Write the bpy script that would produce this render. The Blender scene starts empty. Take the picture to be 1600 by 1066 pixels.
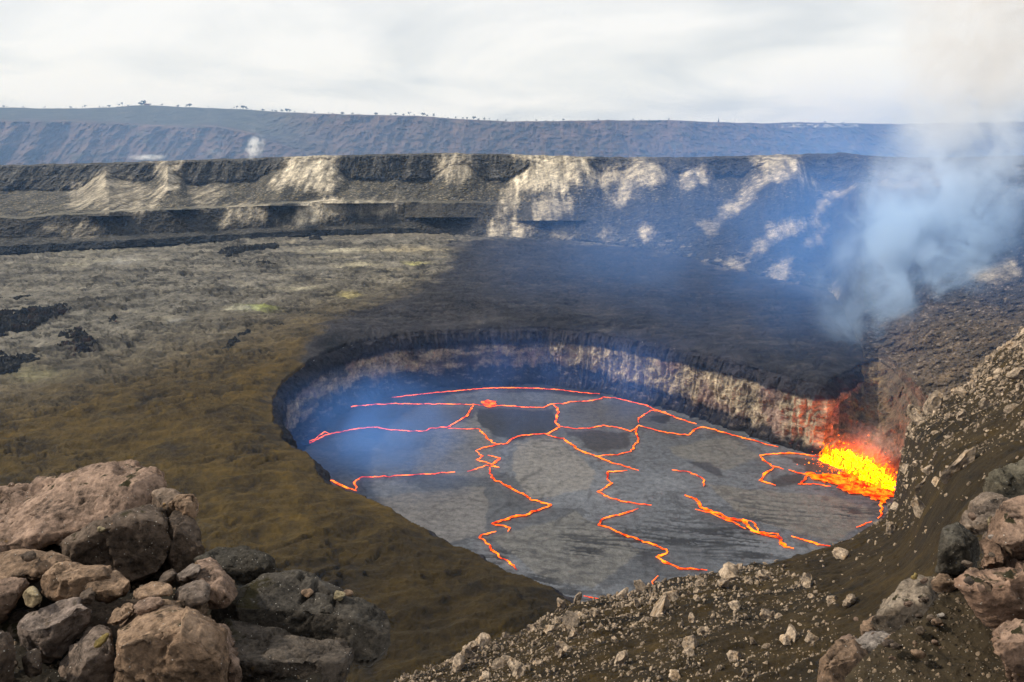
import bpy, bmesh, math, random
import numpy as np
from mathutils import Vector, Matrix
random.seed(7); rng = np.random.default_rng(7)
S = bpy.context.scene
COL = S.collection

# ------------------------------------------------------------------ camera
CZ = 120.0                      # eye height above the lava lake (metres)
PITCH = math.radians(15.7); FP = 1200.0
cp, sp = math.cos(PITCH), math.sin(PITCH)
cam = bpy.data.objects.new('camera', bpy.data.cameras.new('camera'))
COL.objects.link(cam); S.camera = cam
cam.location = (0, 0, CZ); cam.rotation_euler = (math.radians(90) - PITCH, 0, 0)
cam.data.lens = 27.0; cam.data.sensor_width = 36.0
cam.data.clip_start = 0.1; cam.data.clip_end = 30000

# ------------------------------------------------------------------ sky
W = bpy.data.worlds.new('World'); S.world = W; W.use_nodes = True
nt = W.node_tree; nt.nodes.clear()
def wn(t, **k):
    n = nt.nodes.new(t)
    for a, b in k.items(): setattr(n, a, b)
    return n
SUN_DIR = Vector((-0.77, 0.05, 0.62)).normalized()
SUN_EL = math.asin(SUN_DIR.z); SUN_AZ = math.atan2(SUN_DIR.x, SUN_DIR.y)
sky = wn('ShaderNodeTexSky', sky_type='NISHITA', sun_disc=False, sun_elevation=SUN_EL, sun_rotation=SUN_AZ)
skm = wn('ShaderNodeVectorMath', operation='SCALE'); skm.inputs['Scale'].default_value = 0.1
nt.links.new(sky.outputs[0], skm.inputs[0])
tc = wn('ShaderNodeTexCoord'); sx = wn('ShaderNodeSeparateXYZ'); nt.links.new(tc.outputs['Generated'], sx.inputs[0])
def wmath(op, a, b=None, c=None, clamp=False):
    n = wn('ShaderNodeMath', operation=op, use_clamp=clamp)
    for i, v in enumerate((a, b, c)):
        if v is None: continue
        if isinstance(v, (int, float)): n.inputs[i].default_value = v
        else: nt.links.new(v, n.inputs[i])
    return n.outputs[0]
zz = wmath('ADD', wmath('MAXIMUM', sx.outputs[2], 0.0), 0.22)
cx_ = wmath('DIVIDE', sx.outputs[0], zz); cy_ = wmath('DIVIDE', sx.outputs[1], zz)
cv = wn('ShaderNodeCombineXYZ'); nt.links.new(cx_, cv.inputs[0]); nt.links.new(cy_, cv.inputs[1])
n1 = wn('ShaderNodeTexNoise'); n1.inputs['Scale'].default_value = 0.95; n1.inputs['Detail'].default_value = 6; n1.inputs['Roughness'].default_value = 0.5; n1.inputs['Distortion'].default_value = 0.5
nt.links.new(cv.outputs[0], n1.inputs['Vector'])
rp = wn('ShaderNodeValToRGB'); e = rp.color_ramp.elements
e[0].position = 0.33; e[0].color = (0.66, 0.70, 0.74, 1); e[1].position = 0.58; e[1].color = (1.0, 1.0, 0.99, 1)
m = e.new(0.46); m.color = (0.86, 0.88, 0.89, 1)
nt.links.new(n1.outputs['Fac'], rp.inputs['Fac'])
mx = wn('ShaderNodeMixRGB'); mx.inputs[0].default_value = 0.93
nt.links.new(skm.outputs[0], mx.inputs[1]); nt.links.new(rp.outputs[0], mx.inputs[2])
bg = wn('ShaderNodeBackground'); bg.inputs['Strength'].default_value = 1.0
wo = wn('ShaderNodeOutputWorld'); nt.links.new(mx.outputs[0], bg.inputs['Color']); nt.links.new(bg.outputs[0], wo.inputs['Surface'])

sun = bpy.data.objects.new('sun', bpy.data.lights.new('sun', 'SUN')); COL.objects.link(sun)
sun.data.energy = 4.4; sun.data.angle = math.radians(3); sun.data.color = (1.0, 0.93, 0.82)
sun.rotation_euler = SUN_DIR.to_track_quat('Z', 'Y').to_euler()
S.view_settings.view_transform = 'Standard'; S.view_settings.look = 'None'
S.view_settings.exposure = 0.0; S.view_settings.gamma = 1.0
try:
    S.cycles.use_denoising = True; S.cycles.volume_bounces = 3; S.cycles.max_bounces = 6; S.cycles.diffuse_bounces = 2
    S.cycles.volume_max_steps = 256; S.cycles.volume_step_rate = 1.0; S.cycles.sample_clamp_indirect = 10.0
except Exception: pass

# ------------------------------------------------------------------ helpers
def A(*v): return np.array(v, dtype=np.float64)
def pt(px, py, zc):
    """world point seen at photo pixel (px,py) at camera depth zc"""
    px = np.asarray(px, float); py = np.asarray(py, float); zc = np.asarray(zc, float)
    d = (py - 533) / FP
    return np.stack(np.broadcast_arrays(zc * (px - 800) / FP, zc * (cp - d * sp), CZ - zc * (sp + d * cp)), -1)
def zplane(py, Z):
    d = (np.asarray(py, float) - 533) / FP
    return (CZ - Z) / (sp + d * cp)
def to_px(P):
    P = np.asarray(P, float); y = P[..., 1]; z = P[..., 2] - CZ
    zc = y * cp - z * sp; dn = -(y * sp + z * cp)
    return 800 + FP * P[..., 0] / zc, 533 + FP * dn / zc, zc
_gr = rng.normal(size=(512, 3)); _gr /= np.linalg.norm(_gr, axis=1)[:, None]
def perlin(P):
    P = np.asarray(P, float); sh = P.shape[:-1]; P = P.reshape(-1, 3)
    I = np.floor(P).astype(np.int64); F = P - I; U = F * F * F * (F * (F * 6 - 15) + 10)
    out = 0
    for dx in (0, 1):
        wx = U[:, 0] if dx else 1 - U[:, 0]
        for dy in (0, 1):
            wy = U[:, 1] if dy else 1 - U[:, 1]
            for dz in (0, 1):
                wz = U[:, 2] if dz else 1 - U[:, 2]
                h = ((I[:, 0] + dx) * 73856093) ^ ((I[:, 1] + dy) * 19349663) ^ ((I[:, 2] + dz) * 83492791)
                h = (h ^ (h >> 13)) * 1274126177; h = (h ^ (h >> 16)) & 511
                g = _gr[h]
                out = out + wx * wy * wz * (g[:, 0] * (F[:, 0] - dx) + g[:, 1] * (F[:, 1] - dy) + g[:, 2] * (F[:, 2] - dz))
    return (out * 1.5).reshape(sh)
def fbm(P, sc=1.0, oc=4, gain=0.5, off=0.0):
    P = np.asarray(P, float) * np.asarray(1.0 / np.asarray(sc, float)) + off; a = 1; s = 0; t = 0
    for i in range(oc):
        s = s + a * perlin(P); t += a; a *= gain; P = P * 2.03 + 17.1
    return s / t
def ridged(P, sc=1.0, oc=4, gain=0.5, off=0.0):
    P = np.asarray(P, float) * np.asarray(1.0 / np.asarray(sc, float)) + off; a = 1; s = 0; t = 0
    for i in range(oc):
        s = s + a * (1 - 2 * np.abs(perlin(P))); t += a; a *= gain; P = P * 2.07 + 11.3
    return s / t
def ss(x, a, b):
    t = np.clip((np.asarray(x, float) - a) / (b - a), 0, 1); return t * t * (3 - 2 * t)
def ip(x, pts):
    p = np.array(pts, float); return np.interp(x, p[:, 0], p[:, 1])
def poly_sd(X, Y, poly):
    """signed distance, positive inside"""
    X = np.asarray(X, float); Y = np.asarray(Y, float); d = np.full(X.shape, 1e18); ins = np.zeros(X.shape, bool)
    n = len(poly)
    for i in range(n):
        x0, y0 = poly[i][:2]; x1, y1 = poly[(i + 1) % n][:2]
        ex, ey = x1 - x0, y1 - y0; L = ex * ex + ey * ey + 1e-12
        t = np.clip(((X - x0) * ex + (Y - y0) * ey) / L, 0, 1)
        d = np.minimum(d, (X - x0 - t * ex) ** 2 + (Y - y0 - t * ey) ** 2)
        c = ((y0 > Y) != (y1 > Y)) & (X < (x1 - x0) * (Y - y0) / (y1 - y0 + 1e-12) + x0)
        ins ^= c
    d = np.sqrt(d); return np.where(ins, d, -d)
def lerpc(c, col, m):
    m = np.clip(m, 0, 1)[..., None]; return c * (1 - m) + np.asarray(col, float) * m
def tag(o, label=None, cat=None, group=None, kind=None):
    if label: o['label'] = label
    if cat: o['category'] = cat
    if group: o['group'] = group
    if kind: o['kind'] = kind
    return o
def mesh_from(name, V, Fq, mat, col=None, parent=None, smooth=True, link=True):
    V = np.ascontiguousarray(V, dtype=np.float32).reshape(-1, 3); Fq = np.asarray(Fq, dtype=np.int32)
    me = bpy.data.meshes.new(name); k = Fq.shape[1]; n = len(Fq)
    me.vertices.add(len(V)); me.vertices.foreach_set('co', V.ravel())
    me.loops.add(n * k); me.loops.foreach_set('vertex_index', Fq.ravel())
    me.polygons.add(n); me.polygons.foreach_set('loop_start', np.arange(0, n * k, k, dtype=np.int32))
    me.polygons.foreach_set('loop_total', np.full(n, k, dtype=np.int32))
    me.polygons.foreach_set('use_smooth', np.full(n, smooth, dtype=bool))
    me.update(calc_edges=True); me.validate()
    if col is not None:
        a = me.color_attributes.new('tint', 'FLOAT_COLOR', 'POINT')
        c = np.ones((len(V), 4), np.float32); c[:, :3] = np.clip(np.asarray(col).reshape(-1, 3), 0, 50)
        a.data.foreach_set('color', c.ravel())
    if mat: me.materials.append(mat)
    o = bpy.data.objects.new(name, me)
    if link: COL.objects.link(o)
    if parent: o.parent = parent
    return o
def grid_faces(R, C, keep=None):
    i = np.arange(R - 1)[:, None] * C + np.arange(C - 1)[None, :]
    q = np.stack([i, i + C, i + C + 1, i + 1], -1).reshape(-1, 4)
    if keep is not None: q = q[keep.reshape(-1)]
    return q
def grid(name, P, mat, col=None, keep=None, parent=None, smooth=True):
    R, C = P.shape[:2]
    return mesh_from(name, P, grid_faces(R, C, keep), mat, col, parent, smooth)
def dens(pts, step):
    p = np.array(pts, float); out = []
    for i in range(len(p) - 1):
        n = max(1, int(np.linalg.norm(p[i + 1] - p[i]) / step))
        for k in range(n): out.append(p[i] + (p[i + 1] - p[i]) * k / n)
    out.append(p[-1]); return np.array(out)

# ------------------------------------------------------------------ materials
def new_mat(name):
    m = bpy.data.materials.new(name); m.use_nodes = True; t = m.node_tree; t.nodes.clear()
    def N(tp, **k):
        n = t.nodes.new(tp)
        for a, b in k.items():
            if a.startswith('i_'): n.inputs[a[2:].replace('_', ' ')].default_value = b
            else: setattr(n, a, b)
        return n
    return m, t, N, t.links.new
def rock_mat(name, s1=0.3, s2=2.0, var=(0.6, 1.45), bump=0.6, bdist=0.3, rough=0.92, speck=0.0, speck_scale=30, base=None, dirt=None, coord='Object'):
    m, t, N, L = new_mat(name); var = (var[0] * 0.78, var[1] * 0.78)
    tc = N('ShaderNodeTexCoord')
    if base is None: at = N('ShaderNodeAttribute', attribute_name='tint'); c = at.outputs['Color']
    else: at = N('ShaderNodeRGB'); at.outputs[0].default_value = (*base, 1); c = at.outputs[0]
    a = N('ShaderNodeTexNoise', i_Scale=s1, i_Detail=8, i_Roughness=0.62); L(tc.outputs[coord], a.inputs['Vector'])
    b = N('ShaderNodeTexNoise', i_Scale=s2, i_Detail=8, i_Roughness=0.7); L(tc.outputs[coord], b.inputs['Vector'])
    ad = N('ShaderNodeMath', operation='ADD'); L(a.outputs['Fac'], ad.inputs[0]); L(b.outputs['Fac'], ad.inputs[1])
    mr = N('ShaderNodeMapRange'); L(ad.outputs[0], mr.inputs['Value'])
    mr.inputs['From Min'].default_value = 0.75; mr.inputs['From Max'].default_value = 1.25
    mr.inputs['To Min'].default_value = var[0]; mr.inputs['To Max'].default_value = var[1]
    sc = N('ShaderNodeVectorMath', operation='SCALE'); L(c, sc.inputs[0]); L(mr.outputs[0], sc.inputs['Scale'])
    c = sc.outputs[0]
    if dirt is not None:
        geo = N('ShaderNodeNewGeometry'); sep = N('ShaderNodeSeparateXYZ'); L(geo.outputs['Normal'], sep.inputs[0])
        dn = N('ShaderNodeTexNoise', i_Scale=dirt[1], i_Detail=6, i_Roughness=0.6); L(tc.outputs[coord], dn.inputs['Vector'])
        mu = N('ShaderNodeMath', operation='MULTIPLY'); L(sep.outputs[2], mu.inputs[0]); L(dn.outputs['Fac'], mu.inputs[1])
        dr = N('ShaderNodeMapRange'); L(mu.outputs[0], dr.inputs['Value']); dr.inputs['From Min'].default_value = dirt[2]; dr.inputs['From Max'].default_value = dirt[2] + 0.06
        mxd = N('ShaderNodeMixRGB'); L(dr.outputs[0], mxd.inputs[0]); L(c, mxd.inputs[1]); mxd.inputs[2].default_value = (*dirt[0], 1); c = mxd.outputs[0]
    if speck > 0:
        v = N('ShaderNodeTexVoronoi', i_Scale=speck_scale); L(tc.outputs[coord], v.inputs['Vector'])
        lt = N('ShaderNodeMapRange'); L(v.outputs['Distance'], lt.inputs['Value']); lt.inputs['From Min'].default_value = 0.22; lt.inputs['From Max'].default_value = 0.12
        sepc = N('ShaderNodeSeparateColor'); L(v.outputs['Color'], sepc.inputs[0])
        gt = N('ShaderNodeMath', operation='LESS_THAN'); L(sepc.outputs[0], gt.inputs[0]); gt.inputs[1].default_value = speck
        mm = N('ShaderNodeMath', operation='MULTIPLY'); L(lt.outputs[0], mm.inputs[0]); L(gt.outputs[0], mm.inputs[1])
        ms = N('ShaderNodeMixRGB'); L(mm.outputs[0], ms.inputs[0]); L(c, ms.inputs[1]); ms.inputs[2].default_value = (0.5, 0.46, 0.4, 1); c = ms.outputs[0]
    bs = N('ShaderNodeBsdfPrincipled'); bs.inputs['Roughness'].default_value = rough
    bs.inputs['Specular IOR Level'].default_value = 0.2
    L(c, bs.inputs['Base Color'])
    bu = N('ShaderNodeBump', i_Strength=bump, i_Distance=bdist); L(ad.outputs[0], bu.inputs['Height']); L(bu.outputs[0], bs.inputs['Normal'])
    o = N('ShaderNodeOutputMaterial'); L(bs.outputs[0], o.inputs['Surface'])
    return m
def emit_mat(name, c0, c1, s0, s1, scale=0.6, pos=(0.35, 0.65)):
    m, t, N, L = new_mat(name)
    tc = N('ShaderNodeTexCoord'); a = N('ShaderNodeTexNoise', i_Scale=scale, i_Detail=5, i_Roughness=0.65); L(tc.outputs['Object'], a.inputs['Vector'])
    r = N('ShaderNodeValToRGB'); r.color_ramp.elements[0].position = pos[0]; r.color_ramp.elements[1].position = pos[1]
    r.color_ramp.elements[0].color = (*c0, 1); r.color_ramp.elements[1].color = (*c1, 1); L(a.outputs['Fac'], r.inputs['Fac'])
    mr = N('ShaderNodeMapRange'); L(a.outputs['Fac'], mr.inputs['Value']); mr.inputs['From Min'].default_value = pos[0]; mr.inputs['From Max'].default_value = pos[1]
    mr.inputs['To Min'].default_value = s0; mr.inputs['To Max'].default_value = s1
    e = N('ShaderNodeEmission'); L(r.outputs[0], e.inputs['Color']); L(mr.outputs[0], e.inputs['Strength'])
    o = N('ShaderNodeOutputMaterial'); L(e.outputs[0], o.inputs['Surface'])
    return m

M_floor = rock_mat('floor_rock', 0.06, 0.30, (0.35, 1.65), 1.0, 3.0)
M_wall = rock_mat('wall_rock', 0.16, 0.8, (0.25, 1.75), 0.9, 2.5)
M_far = rock_mat('far_rock', 0.012, 0.07, (0.35, 1.65), 0.8, 20)
M_lake = rock_mat('lava_crust', 0.5, 2.4, (0.55, 1.5), 0.5, 0.7, 0.75)
M_ash = rock_mat('ash_slope', 0.3, 2.6, (0.4, 1.6), 0.7, 0.7)
M_boulder = rock_mat('boulder_stone', 1.2, 5.0, (0.25, 1.6), 0.8, 0.15)
M_fg = rock_mat('weathered_rock', 3.0, 20.0, (0.12, 1.95), 1.0, 0.05, dirt=((0.035, 0.029, 0.012), 3.2, 0.54), speck=0.10, speck_scale=45)
M_fgdark = rock_mat('pitted_basalt', 4.0, 30.0, (0.15, 1.9), 1.0, 0.06, dirt=((0.04, 0.033, 0.014), 2.5, 0.52), speck=0.12, speck_scale=50)
M_fgash = rock_mat('gravelly_ash', 2.0, 25.0, (0.5, 1.5), 0.8, 0.03, speck=0.12, speck_scale=60)

# ------------------------------------------------------------------ rim of the inner pit
FZ = 27.0
rim_px = [(890, 938), (868, 922), (840, 905), (812, 894), (790, 888), (760, 868), (720, 850), (690, 838), (650, 820), (628, 805), (600, 790), (580, 782), (545, 766), (512, 752), (498, 742), (494, 722), (478, 706), (455, 696), (442, 684), (440, 668), (428, 655), (424, 640), (428, 620), (440, 600), (458, 582), (482, 565), (505, 552), (540, 538), (600, 524), (660, 517), (740, 512), (850, 510), (930, 518), (1010, 532), (1100, 551), (1180, 571), (1240, 588), (1290, 597), (1330, 575), (1370, 557), (1430, 590), (1500, 680), (1490, 800), (1400, 930), (1250, 1010), (1100, 1030), (1000, 1015), (940, 975)]
rp_ = np.array(rim_px, float); rw = pt(rp_[:, 0], rp_[:, 1], zplane(rp_[:, 1], FZ))[:, :2]
rim = dens(np.vstack([rw, rw[:1]]), 0.55)[:-1]
R3 = np.c_[rim, np.zeros(len(rim))]
nx = np.roll(rim, -1, 0) - np.roll(rim, 1, 0); nrm = np.c_[nx[:, 1], -nx[:, 0]]; nrm /= np.linalg.norm(nrm, axis=1)[:, None] + 1e-9
cen = rim.mean(0)
if (nrm * (cen - rim)).sum() < 0: nrm = -nrm           # points into the pit
rim = rim + nrm * (fbm(R3, 9, 5, 0.7) * 2.6 + fbm(R3, 2.6, 3, 0.6, 5) * 1.4)[:, None]
rim_coarse = rim[::3]

# ------------------------------------------------------------------ crater floor
dark_reg = [(752, 374), (900, 376), (1060, 398), (1300, 465), (1450, 600), (1240, 640), (850, 560), (600, 560), (500, 600), (455, 590), (480, 540), (515, 505), (600, 470), (660, 450), (700, 425), (705, 400), (690, 385)]
px = np.arange(-260, 1860, 2.0); py = np.r_[np.arange(358, 520, 1.0), np.arange(520, 1130, 1.8)]
PX, PY = np.meshgrid(px, py)
P = pt(PX, PY, zplane(PY, FZ)); Q = P.copy(); Q[..., 2] = 0
q1 = ridged(Q, (13, 7, 7), 4, 0.5); q2 = fbm(Q, 60, 3); q3 = ridged(Q * A(1, 1, 1), (3.5, 2.2, 3), 3, 0.6, 5)
wn_x, wn_y = fbm(Q, 35, 4, 0.6, 3) * 26, fbm(Q, 35, 4, 0.6, 9) * 9
dark = ss(poly_sd(PX + wn_x * 1.8, PY + wn_y * 1.8, dark_reg) + 22 * fbm(Q, (14, 8, 8), 5, 0.7, 23), -8, 14)
brown = ss(PY + wn_y * 2.5 + wn_x * 0.8 - ip(PX, [(-300, 650), (0, 612), (170, 575), (350, 532), (500, 492), (700, 470), (900, 460), (1700, 460)]), -80, 70)
dist_rim = poly_sd(P[..., 0], P[..., 1], rim[::6])      # >0 inside the pit
far_f = 1 - ss(PY, 420, 640)
lump = ridged(np.stack([Q[..., 0] + 0.3 * Q[..., 1], Q[..., 1] - 0.25 * Q[..., 0], Q[..., 2]], -1), (20, 8, 8), 4, 0.5, 61)
roughp = ss(fbm(Q, (40, 20, 20), 5, 0.65, 31) + 0.10 * fbm(Q, 5, 3, 0.6, 33), 0.14, 0.24) * (1 - dark) * (1 - 0.93 * brown)
Z = q2 * 2.6 + q1 * (0.9 + 0.4 * far_f) * (1 - 0.5 * brown) + np.maximum(q3, 0) * 0.4 + lump * 2.0 * (1 - 0.5 * dark) + dark * 1.0 + roughp * (0.5 + 1.2 * ridged(Q, (5, 3.5, 4), 4, 0.65, 35))
# pressure ridges and lava mounds
Zr = np.zeros_like(Z)
Z *= 0.4 + 0.6 * ss(-dist_rim, 0, 12)
Z -= 0.9 * (1 - ss(-dist_rim, 0, 7))
P[..., 2] += Z
col = np.zeros(P.shape) + A(0.195, 0.176, 0.140)
col *= (1 + 0.55 * fbm(Q, (60, 25, 20), 4, 0.6, 2))[..., None]
col = lerpc(col, A(0.088, 0.055, 0.0085), brown); col *= (1 + 0.5 * fbm(Q, (9, 4, 4), 4, 0.65, 71))[..., None]
crk_ = ss(ridged(np.stack([Q[..., 0] + 0.35 * Q[..., 1], Q[..., 1] - 0.3 * Q[..., 0], Q[..., 2]], -1) + 2 * fbm(Q, 9, 2)[..., None], (13, 6, 6), 3, 0.6, 101), 0.60, 0.72) * ss(fbm(Q, 40, 3, 0.6, 7), -0.15, 0.1)
hol = ss(fbm(Q, (6, 3.2, 3), 3, 0.7, 103), 0.20, 0.28) * (1 - 0.85 * brown); lit_ = ss(fbm(Q, (7, 3.5, 3), 4, 0.7, 107), 0.16, 0.3)
col = lerpc(col, A(0.15, 0.105, 0.03), lit_ * brown * 0.15); col = lerpc(col, A(0.28, 0.25, 0.18), lit_ * (1 - brown) * 0.4)
col = lerpc(col, A(0.012, 0.009, 0.004), np.maximum(crk_, hol) * (0.45 + 0.3 * (1 - brown)))
P[..., 2] -= (crk_ * 0.7 + hol * 0.8) * ss(-dist_rim, 2, 10)
col = lerpc(col, A(0.02, 0.016, 0.008), ss(-lump, -0.02, 0.30) * 0.72 * (1 - 0.5 * dark))  # troughs between lumps darkened: their shade is put into the floor colour
blot = fbm(Q, (24, 12, 12), 5, 0.62, 31)
col = lerpc(col, A(0.035, 0.030, 0.020), ss(blot, 0.16, 0.34) * (0.3 + 0.3 * far_f) * (1 - dark)); col = lerpc(col, A(0.030, 0.026, 0.019), roughp * 0.6)
col = col * (1 - 0.45 * ss(poly_sd(PX + wn_x * 2, PY + wn_y * 4, [(430, 900), (700, 830), (900, 930), (900, 1000), (600, 1100), (430, 1100)]), -90, 60))[..., None]  # near wall's shade painted into the floor colour at bottom centre
pale = ss(fbm(Q, (34, 9, 9), 4, 0.6, 47), 0.14, 0.34)
pz = ss(poly_sd(PX, PY, [(430, 378), (560, 370), (720, 372), (705, 430), (620, 460), (480, 470), (400, 440), (440, 400)]), -25, 25)
col = lerpc(col, A(0.36, 0.31, 0.21), pale * (0.16 * (1 - brown) + 0.75 * pz) * (1 - dark) * (PY < 640))
dk = A(0.034, 0.031, 0.034)[None, None] * (1 + 0.7 * fbm(Q, (70, 30, 20), 4, 0.55, 77) + 1.1 * fbm(Q, (14, 5, 5), 5, 0.65, 79))[..., None]
dk = lerpc(dk, A(0.010, 0.010, 0.013), np.maximum(crk_, hol) * 0.7); dk = lerpc(dk, A(0.10, 0.085, 0.08), lit_ * 0.35); dk = lerpc(dk, A(0.085, 0.078, 0.072), ss(fbm(Q, (30, 9, 9), 5, 0.65, 81), 0.12, 0.35) * 0.6)
col = lerpc(col, 0, dark) + dk * dark[..., None]
for (qx, qy, wx, wy, c) in [(402, 486, 22, 4, (0.42, 0.46, 0.12)), (375, 487, 20, 3, (0.40, 0.38, 0.28)), (176, 412, 46, 3, (0.42, 0.38, 0.28)), (90, 418, 40, 2, (0.34, 0.31, 0.22)), (268, 503, 22, 3, (0.3, 0.27, 0.2)), (55, 590, 45, 8, (0.26, 0.23, 0.13)), (650, 416, 16, 2.5, (0.6, 0.55, 0.22)), (545, 394, 60, 3, (0.5, 0.45, 0.32)), (560, 420, 30, 4, (0.42, 0.37, 0.25)), (470, 456, 34, 3, (0.4, 0.36, 0.25)), (545, 465, 16, 4, (0.5, 0.42, 0.18)), (640, 395, 50, 5, (0.42, 0.35, 0.22)), (610, 372, 80, 4, (0.24, 0.21, 0.16)), (100, 395, 120, 5, (0.26, 0.235, 0.17))]:
    mm = np.exp(-((PX - qx + wn_x * 0.5) / wx) ** 2 - ((PY - qy + wn_y * 0.25) / wy) ** 2)
    col = lerpc(col, A(*c), mm * 1.1 * (0.55 + 0.9 * ss(fbm(Q, (8, 5, 5), 3, 0.6, 63), -0.2, 0.25)))
inside = dist_rim > 0.0
near = (dist_rim > 0) & (dist_rim < 6)
R_, C_ = PX.shape
f_in = inside[:-1, :-1] & inside[1:, :-1] & inside[:-1, 1:] & inside[1:, 1:]
idx = np.argwhere(near); 
if len(idx):
    pp = P[near][:, :2]; out = np.empty(len(pp), int)
    for k in range(0, len(pp), 2000):
        d2 = ((pp[k:k + 2000, None, :] - rim[None, :, :]) ** 2).sum(-1); out[k:k + 2000] = d2.argmin(1)
    newp = P[near]; newp[:, :2] = rim[out]; newp[:, 2] = FZ - 0.9; P[near] = newp
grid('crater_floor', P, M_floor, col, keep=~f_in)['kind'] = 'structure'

# ------------------------------------------------------------------ cliff round the lake
n = len(rim); nv = 90; v = np.linspace(0, 1, nv)[:, None]
ux = np.cumsum(np.r_[0, np.linalg.norm(np.diff(rim, axis=0), axis=1)])[None, :]
rpx, rpy, _ = to_px(np.c_[rim, np.full(n, FZ)]); rpx = rpx[None, :]
B = np.stack([np.repeat(rim[None, :, 0], nv, 0), np.repeat(rim[None, :, 1], nv, 0), FZ - 0.9 - v * 28.5 * np.ones((1, n))], -1)
lip = ss(v, 0, 0.03)
prof = 2.2 * ss(v, 0.02, 0.16) + 0.6 * ss(v, 0.25, 0.9) + 4.2 * ss(v, 0.74, 1.0)
ribs = ridged(np.stack([B[..., 0], B[..., 1], B[..., 2] * 0.55], -1), (4.5, 4.5, 4.5), 4, 0.55)
chunk = fbm(B, (3.2, 3.2, 3.6), 5, 0.65, 20)
ledge = np.sin(B[..., 2] * 1.3 + 4 * fbm(B, 20, 2)) * 0.4
disp = (prof + ribs * 1.8 + chunk * 1.6 + fbm(B * A(1, 1, 0.35), 11, 3) * 3.0 + ss(v, 0.8, 1.0) * 4 * fbm(B * A(1, 1, 0), 10, 3)) * lip
B[..., :2] += nrm[None] * disp[..., None]
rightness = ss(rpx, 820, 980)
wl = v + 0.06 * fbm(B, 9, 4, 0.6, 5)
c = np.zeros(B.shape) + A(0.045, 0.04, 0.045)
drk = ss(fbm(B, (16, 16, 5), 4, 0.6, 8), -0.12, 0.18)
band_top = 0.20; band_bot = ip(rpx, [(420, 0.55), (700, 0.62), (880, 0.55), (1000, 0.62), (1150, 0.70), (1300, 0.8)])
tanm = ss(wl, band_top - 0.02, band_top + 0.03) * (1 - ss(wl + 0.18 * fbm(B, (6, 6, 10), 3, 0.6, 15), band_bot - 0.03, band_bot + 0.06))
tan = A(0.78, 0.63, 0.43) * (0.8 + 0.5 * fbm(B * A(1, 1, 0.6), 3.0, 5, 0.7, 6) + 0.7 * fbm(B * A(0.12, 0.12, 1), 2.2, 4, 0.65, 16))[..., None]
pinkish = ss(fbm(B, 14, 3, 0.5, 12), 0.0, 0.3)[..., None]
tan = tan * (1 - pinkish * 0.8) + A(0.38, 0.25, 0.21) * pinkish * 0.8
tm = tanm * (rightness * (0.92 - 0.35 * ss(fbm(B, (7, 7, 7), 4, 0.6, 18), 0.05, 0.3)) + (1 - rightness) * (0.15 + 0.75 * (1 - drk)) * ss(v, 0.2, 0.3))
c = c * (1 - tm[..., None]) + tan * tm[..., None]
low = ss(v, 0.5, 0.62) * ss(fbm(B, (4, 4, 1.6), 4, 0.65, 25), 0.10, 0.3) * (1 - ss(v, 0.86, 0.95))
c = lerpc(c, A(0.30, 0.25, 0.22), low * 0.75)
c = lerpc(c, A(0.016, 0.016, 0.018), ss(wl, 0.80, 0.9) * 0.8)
vis = np.ones((nv - 1, n), bool)
rx2, ry2, _ = to_px(np.c_[rim, np.full(n, FZ)]); kc = ~((rx2 > 1338) & (ry2 < 800)); kc = np.repeat(kc[None], nv - 1, 0)
Bc = np.concatenate([B, B[:, :1]], 1); cc = np.concatenate([c, c[:, :1]], 1)
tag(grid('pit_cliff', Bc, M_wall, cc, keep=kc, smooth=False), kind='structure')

# ------------------------------------------------------------------ lava lake crust
px = np.arange(330, 1620, 1.5); py = np.arange(585, 1050, 1.5); PX, PY = np.meshgrid(px, py)
P = pt(PX, PY, zplane(PY, 0.0)); Q = P.copy(); Q[..., 2] = 0
w1, w2 = fbm(Q, 10, 4, 0.6) * 14, fbm(Q, 10, 4, 0.6, 9) * 8
def lm(poly, a=-2, b=2): return ss(poly_sd(PX + w1, PY + w2, poly), a, b)
base = A(0.128, 0.135, 0.150)
col = np.zeros(P.shape) + base
col *= (1 + 0.35 * fbm(Q, (25, 18, 10), 5, 0.6))[..., None]
rpl = np.random.default_rng(21); sdp = np.c_[rpl.uniform(-110, 160, 110), rpl.uniform(150, 370, 110)]; tone = rpl.uniform(0.72, 1.28, 110)
qx, qy = Q[..., 0] + fbm(Q, 14, 4, 0.6, 61) * 12, Q[..., 1] + fbm(Q, 14, 4, 0.6, 67) * 10; b1 = np.full(qx.shape, 1e9); b2 = b1.copy(); bi = np.zeros(qx.shape, int)
for k_ in range(110):
    dd = (qx - sdp[k_, 0]) ** 2 + ((qy - sdp[k_, 1]) * 1.2) ** 2; cl = dd < b1; b2 = np.where(cl, b1, np.minimum(b2, dd)); bi = np.where(cl, k_, bi); b1 = np.where(cl, dd, b1)
seam = 1 - ss(np.sqrt(b2) - np.sqrt(b1), 0.2, 1.1); col *= tone[bi][..., None]; col = lerpc(col, A(0.045, 0.045, 0.05), seam * 0.5 * ss(fbm(Q, 18, 3, 0.5, 71), -0.2, 0.15))
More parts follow.
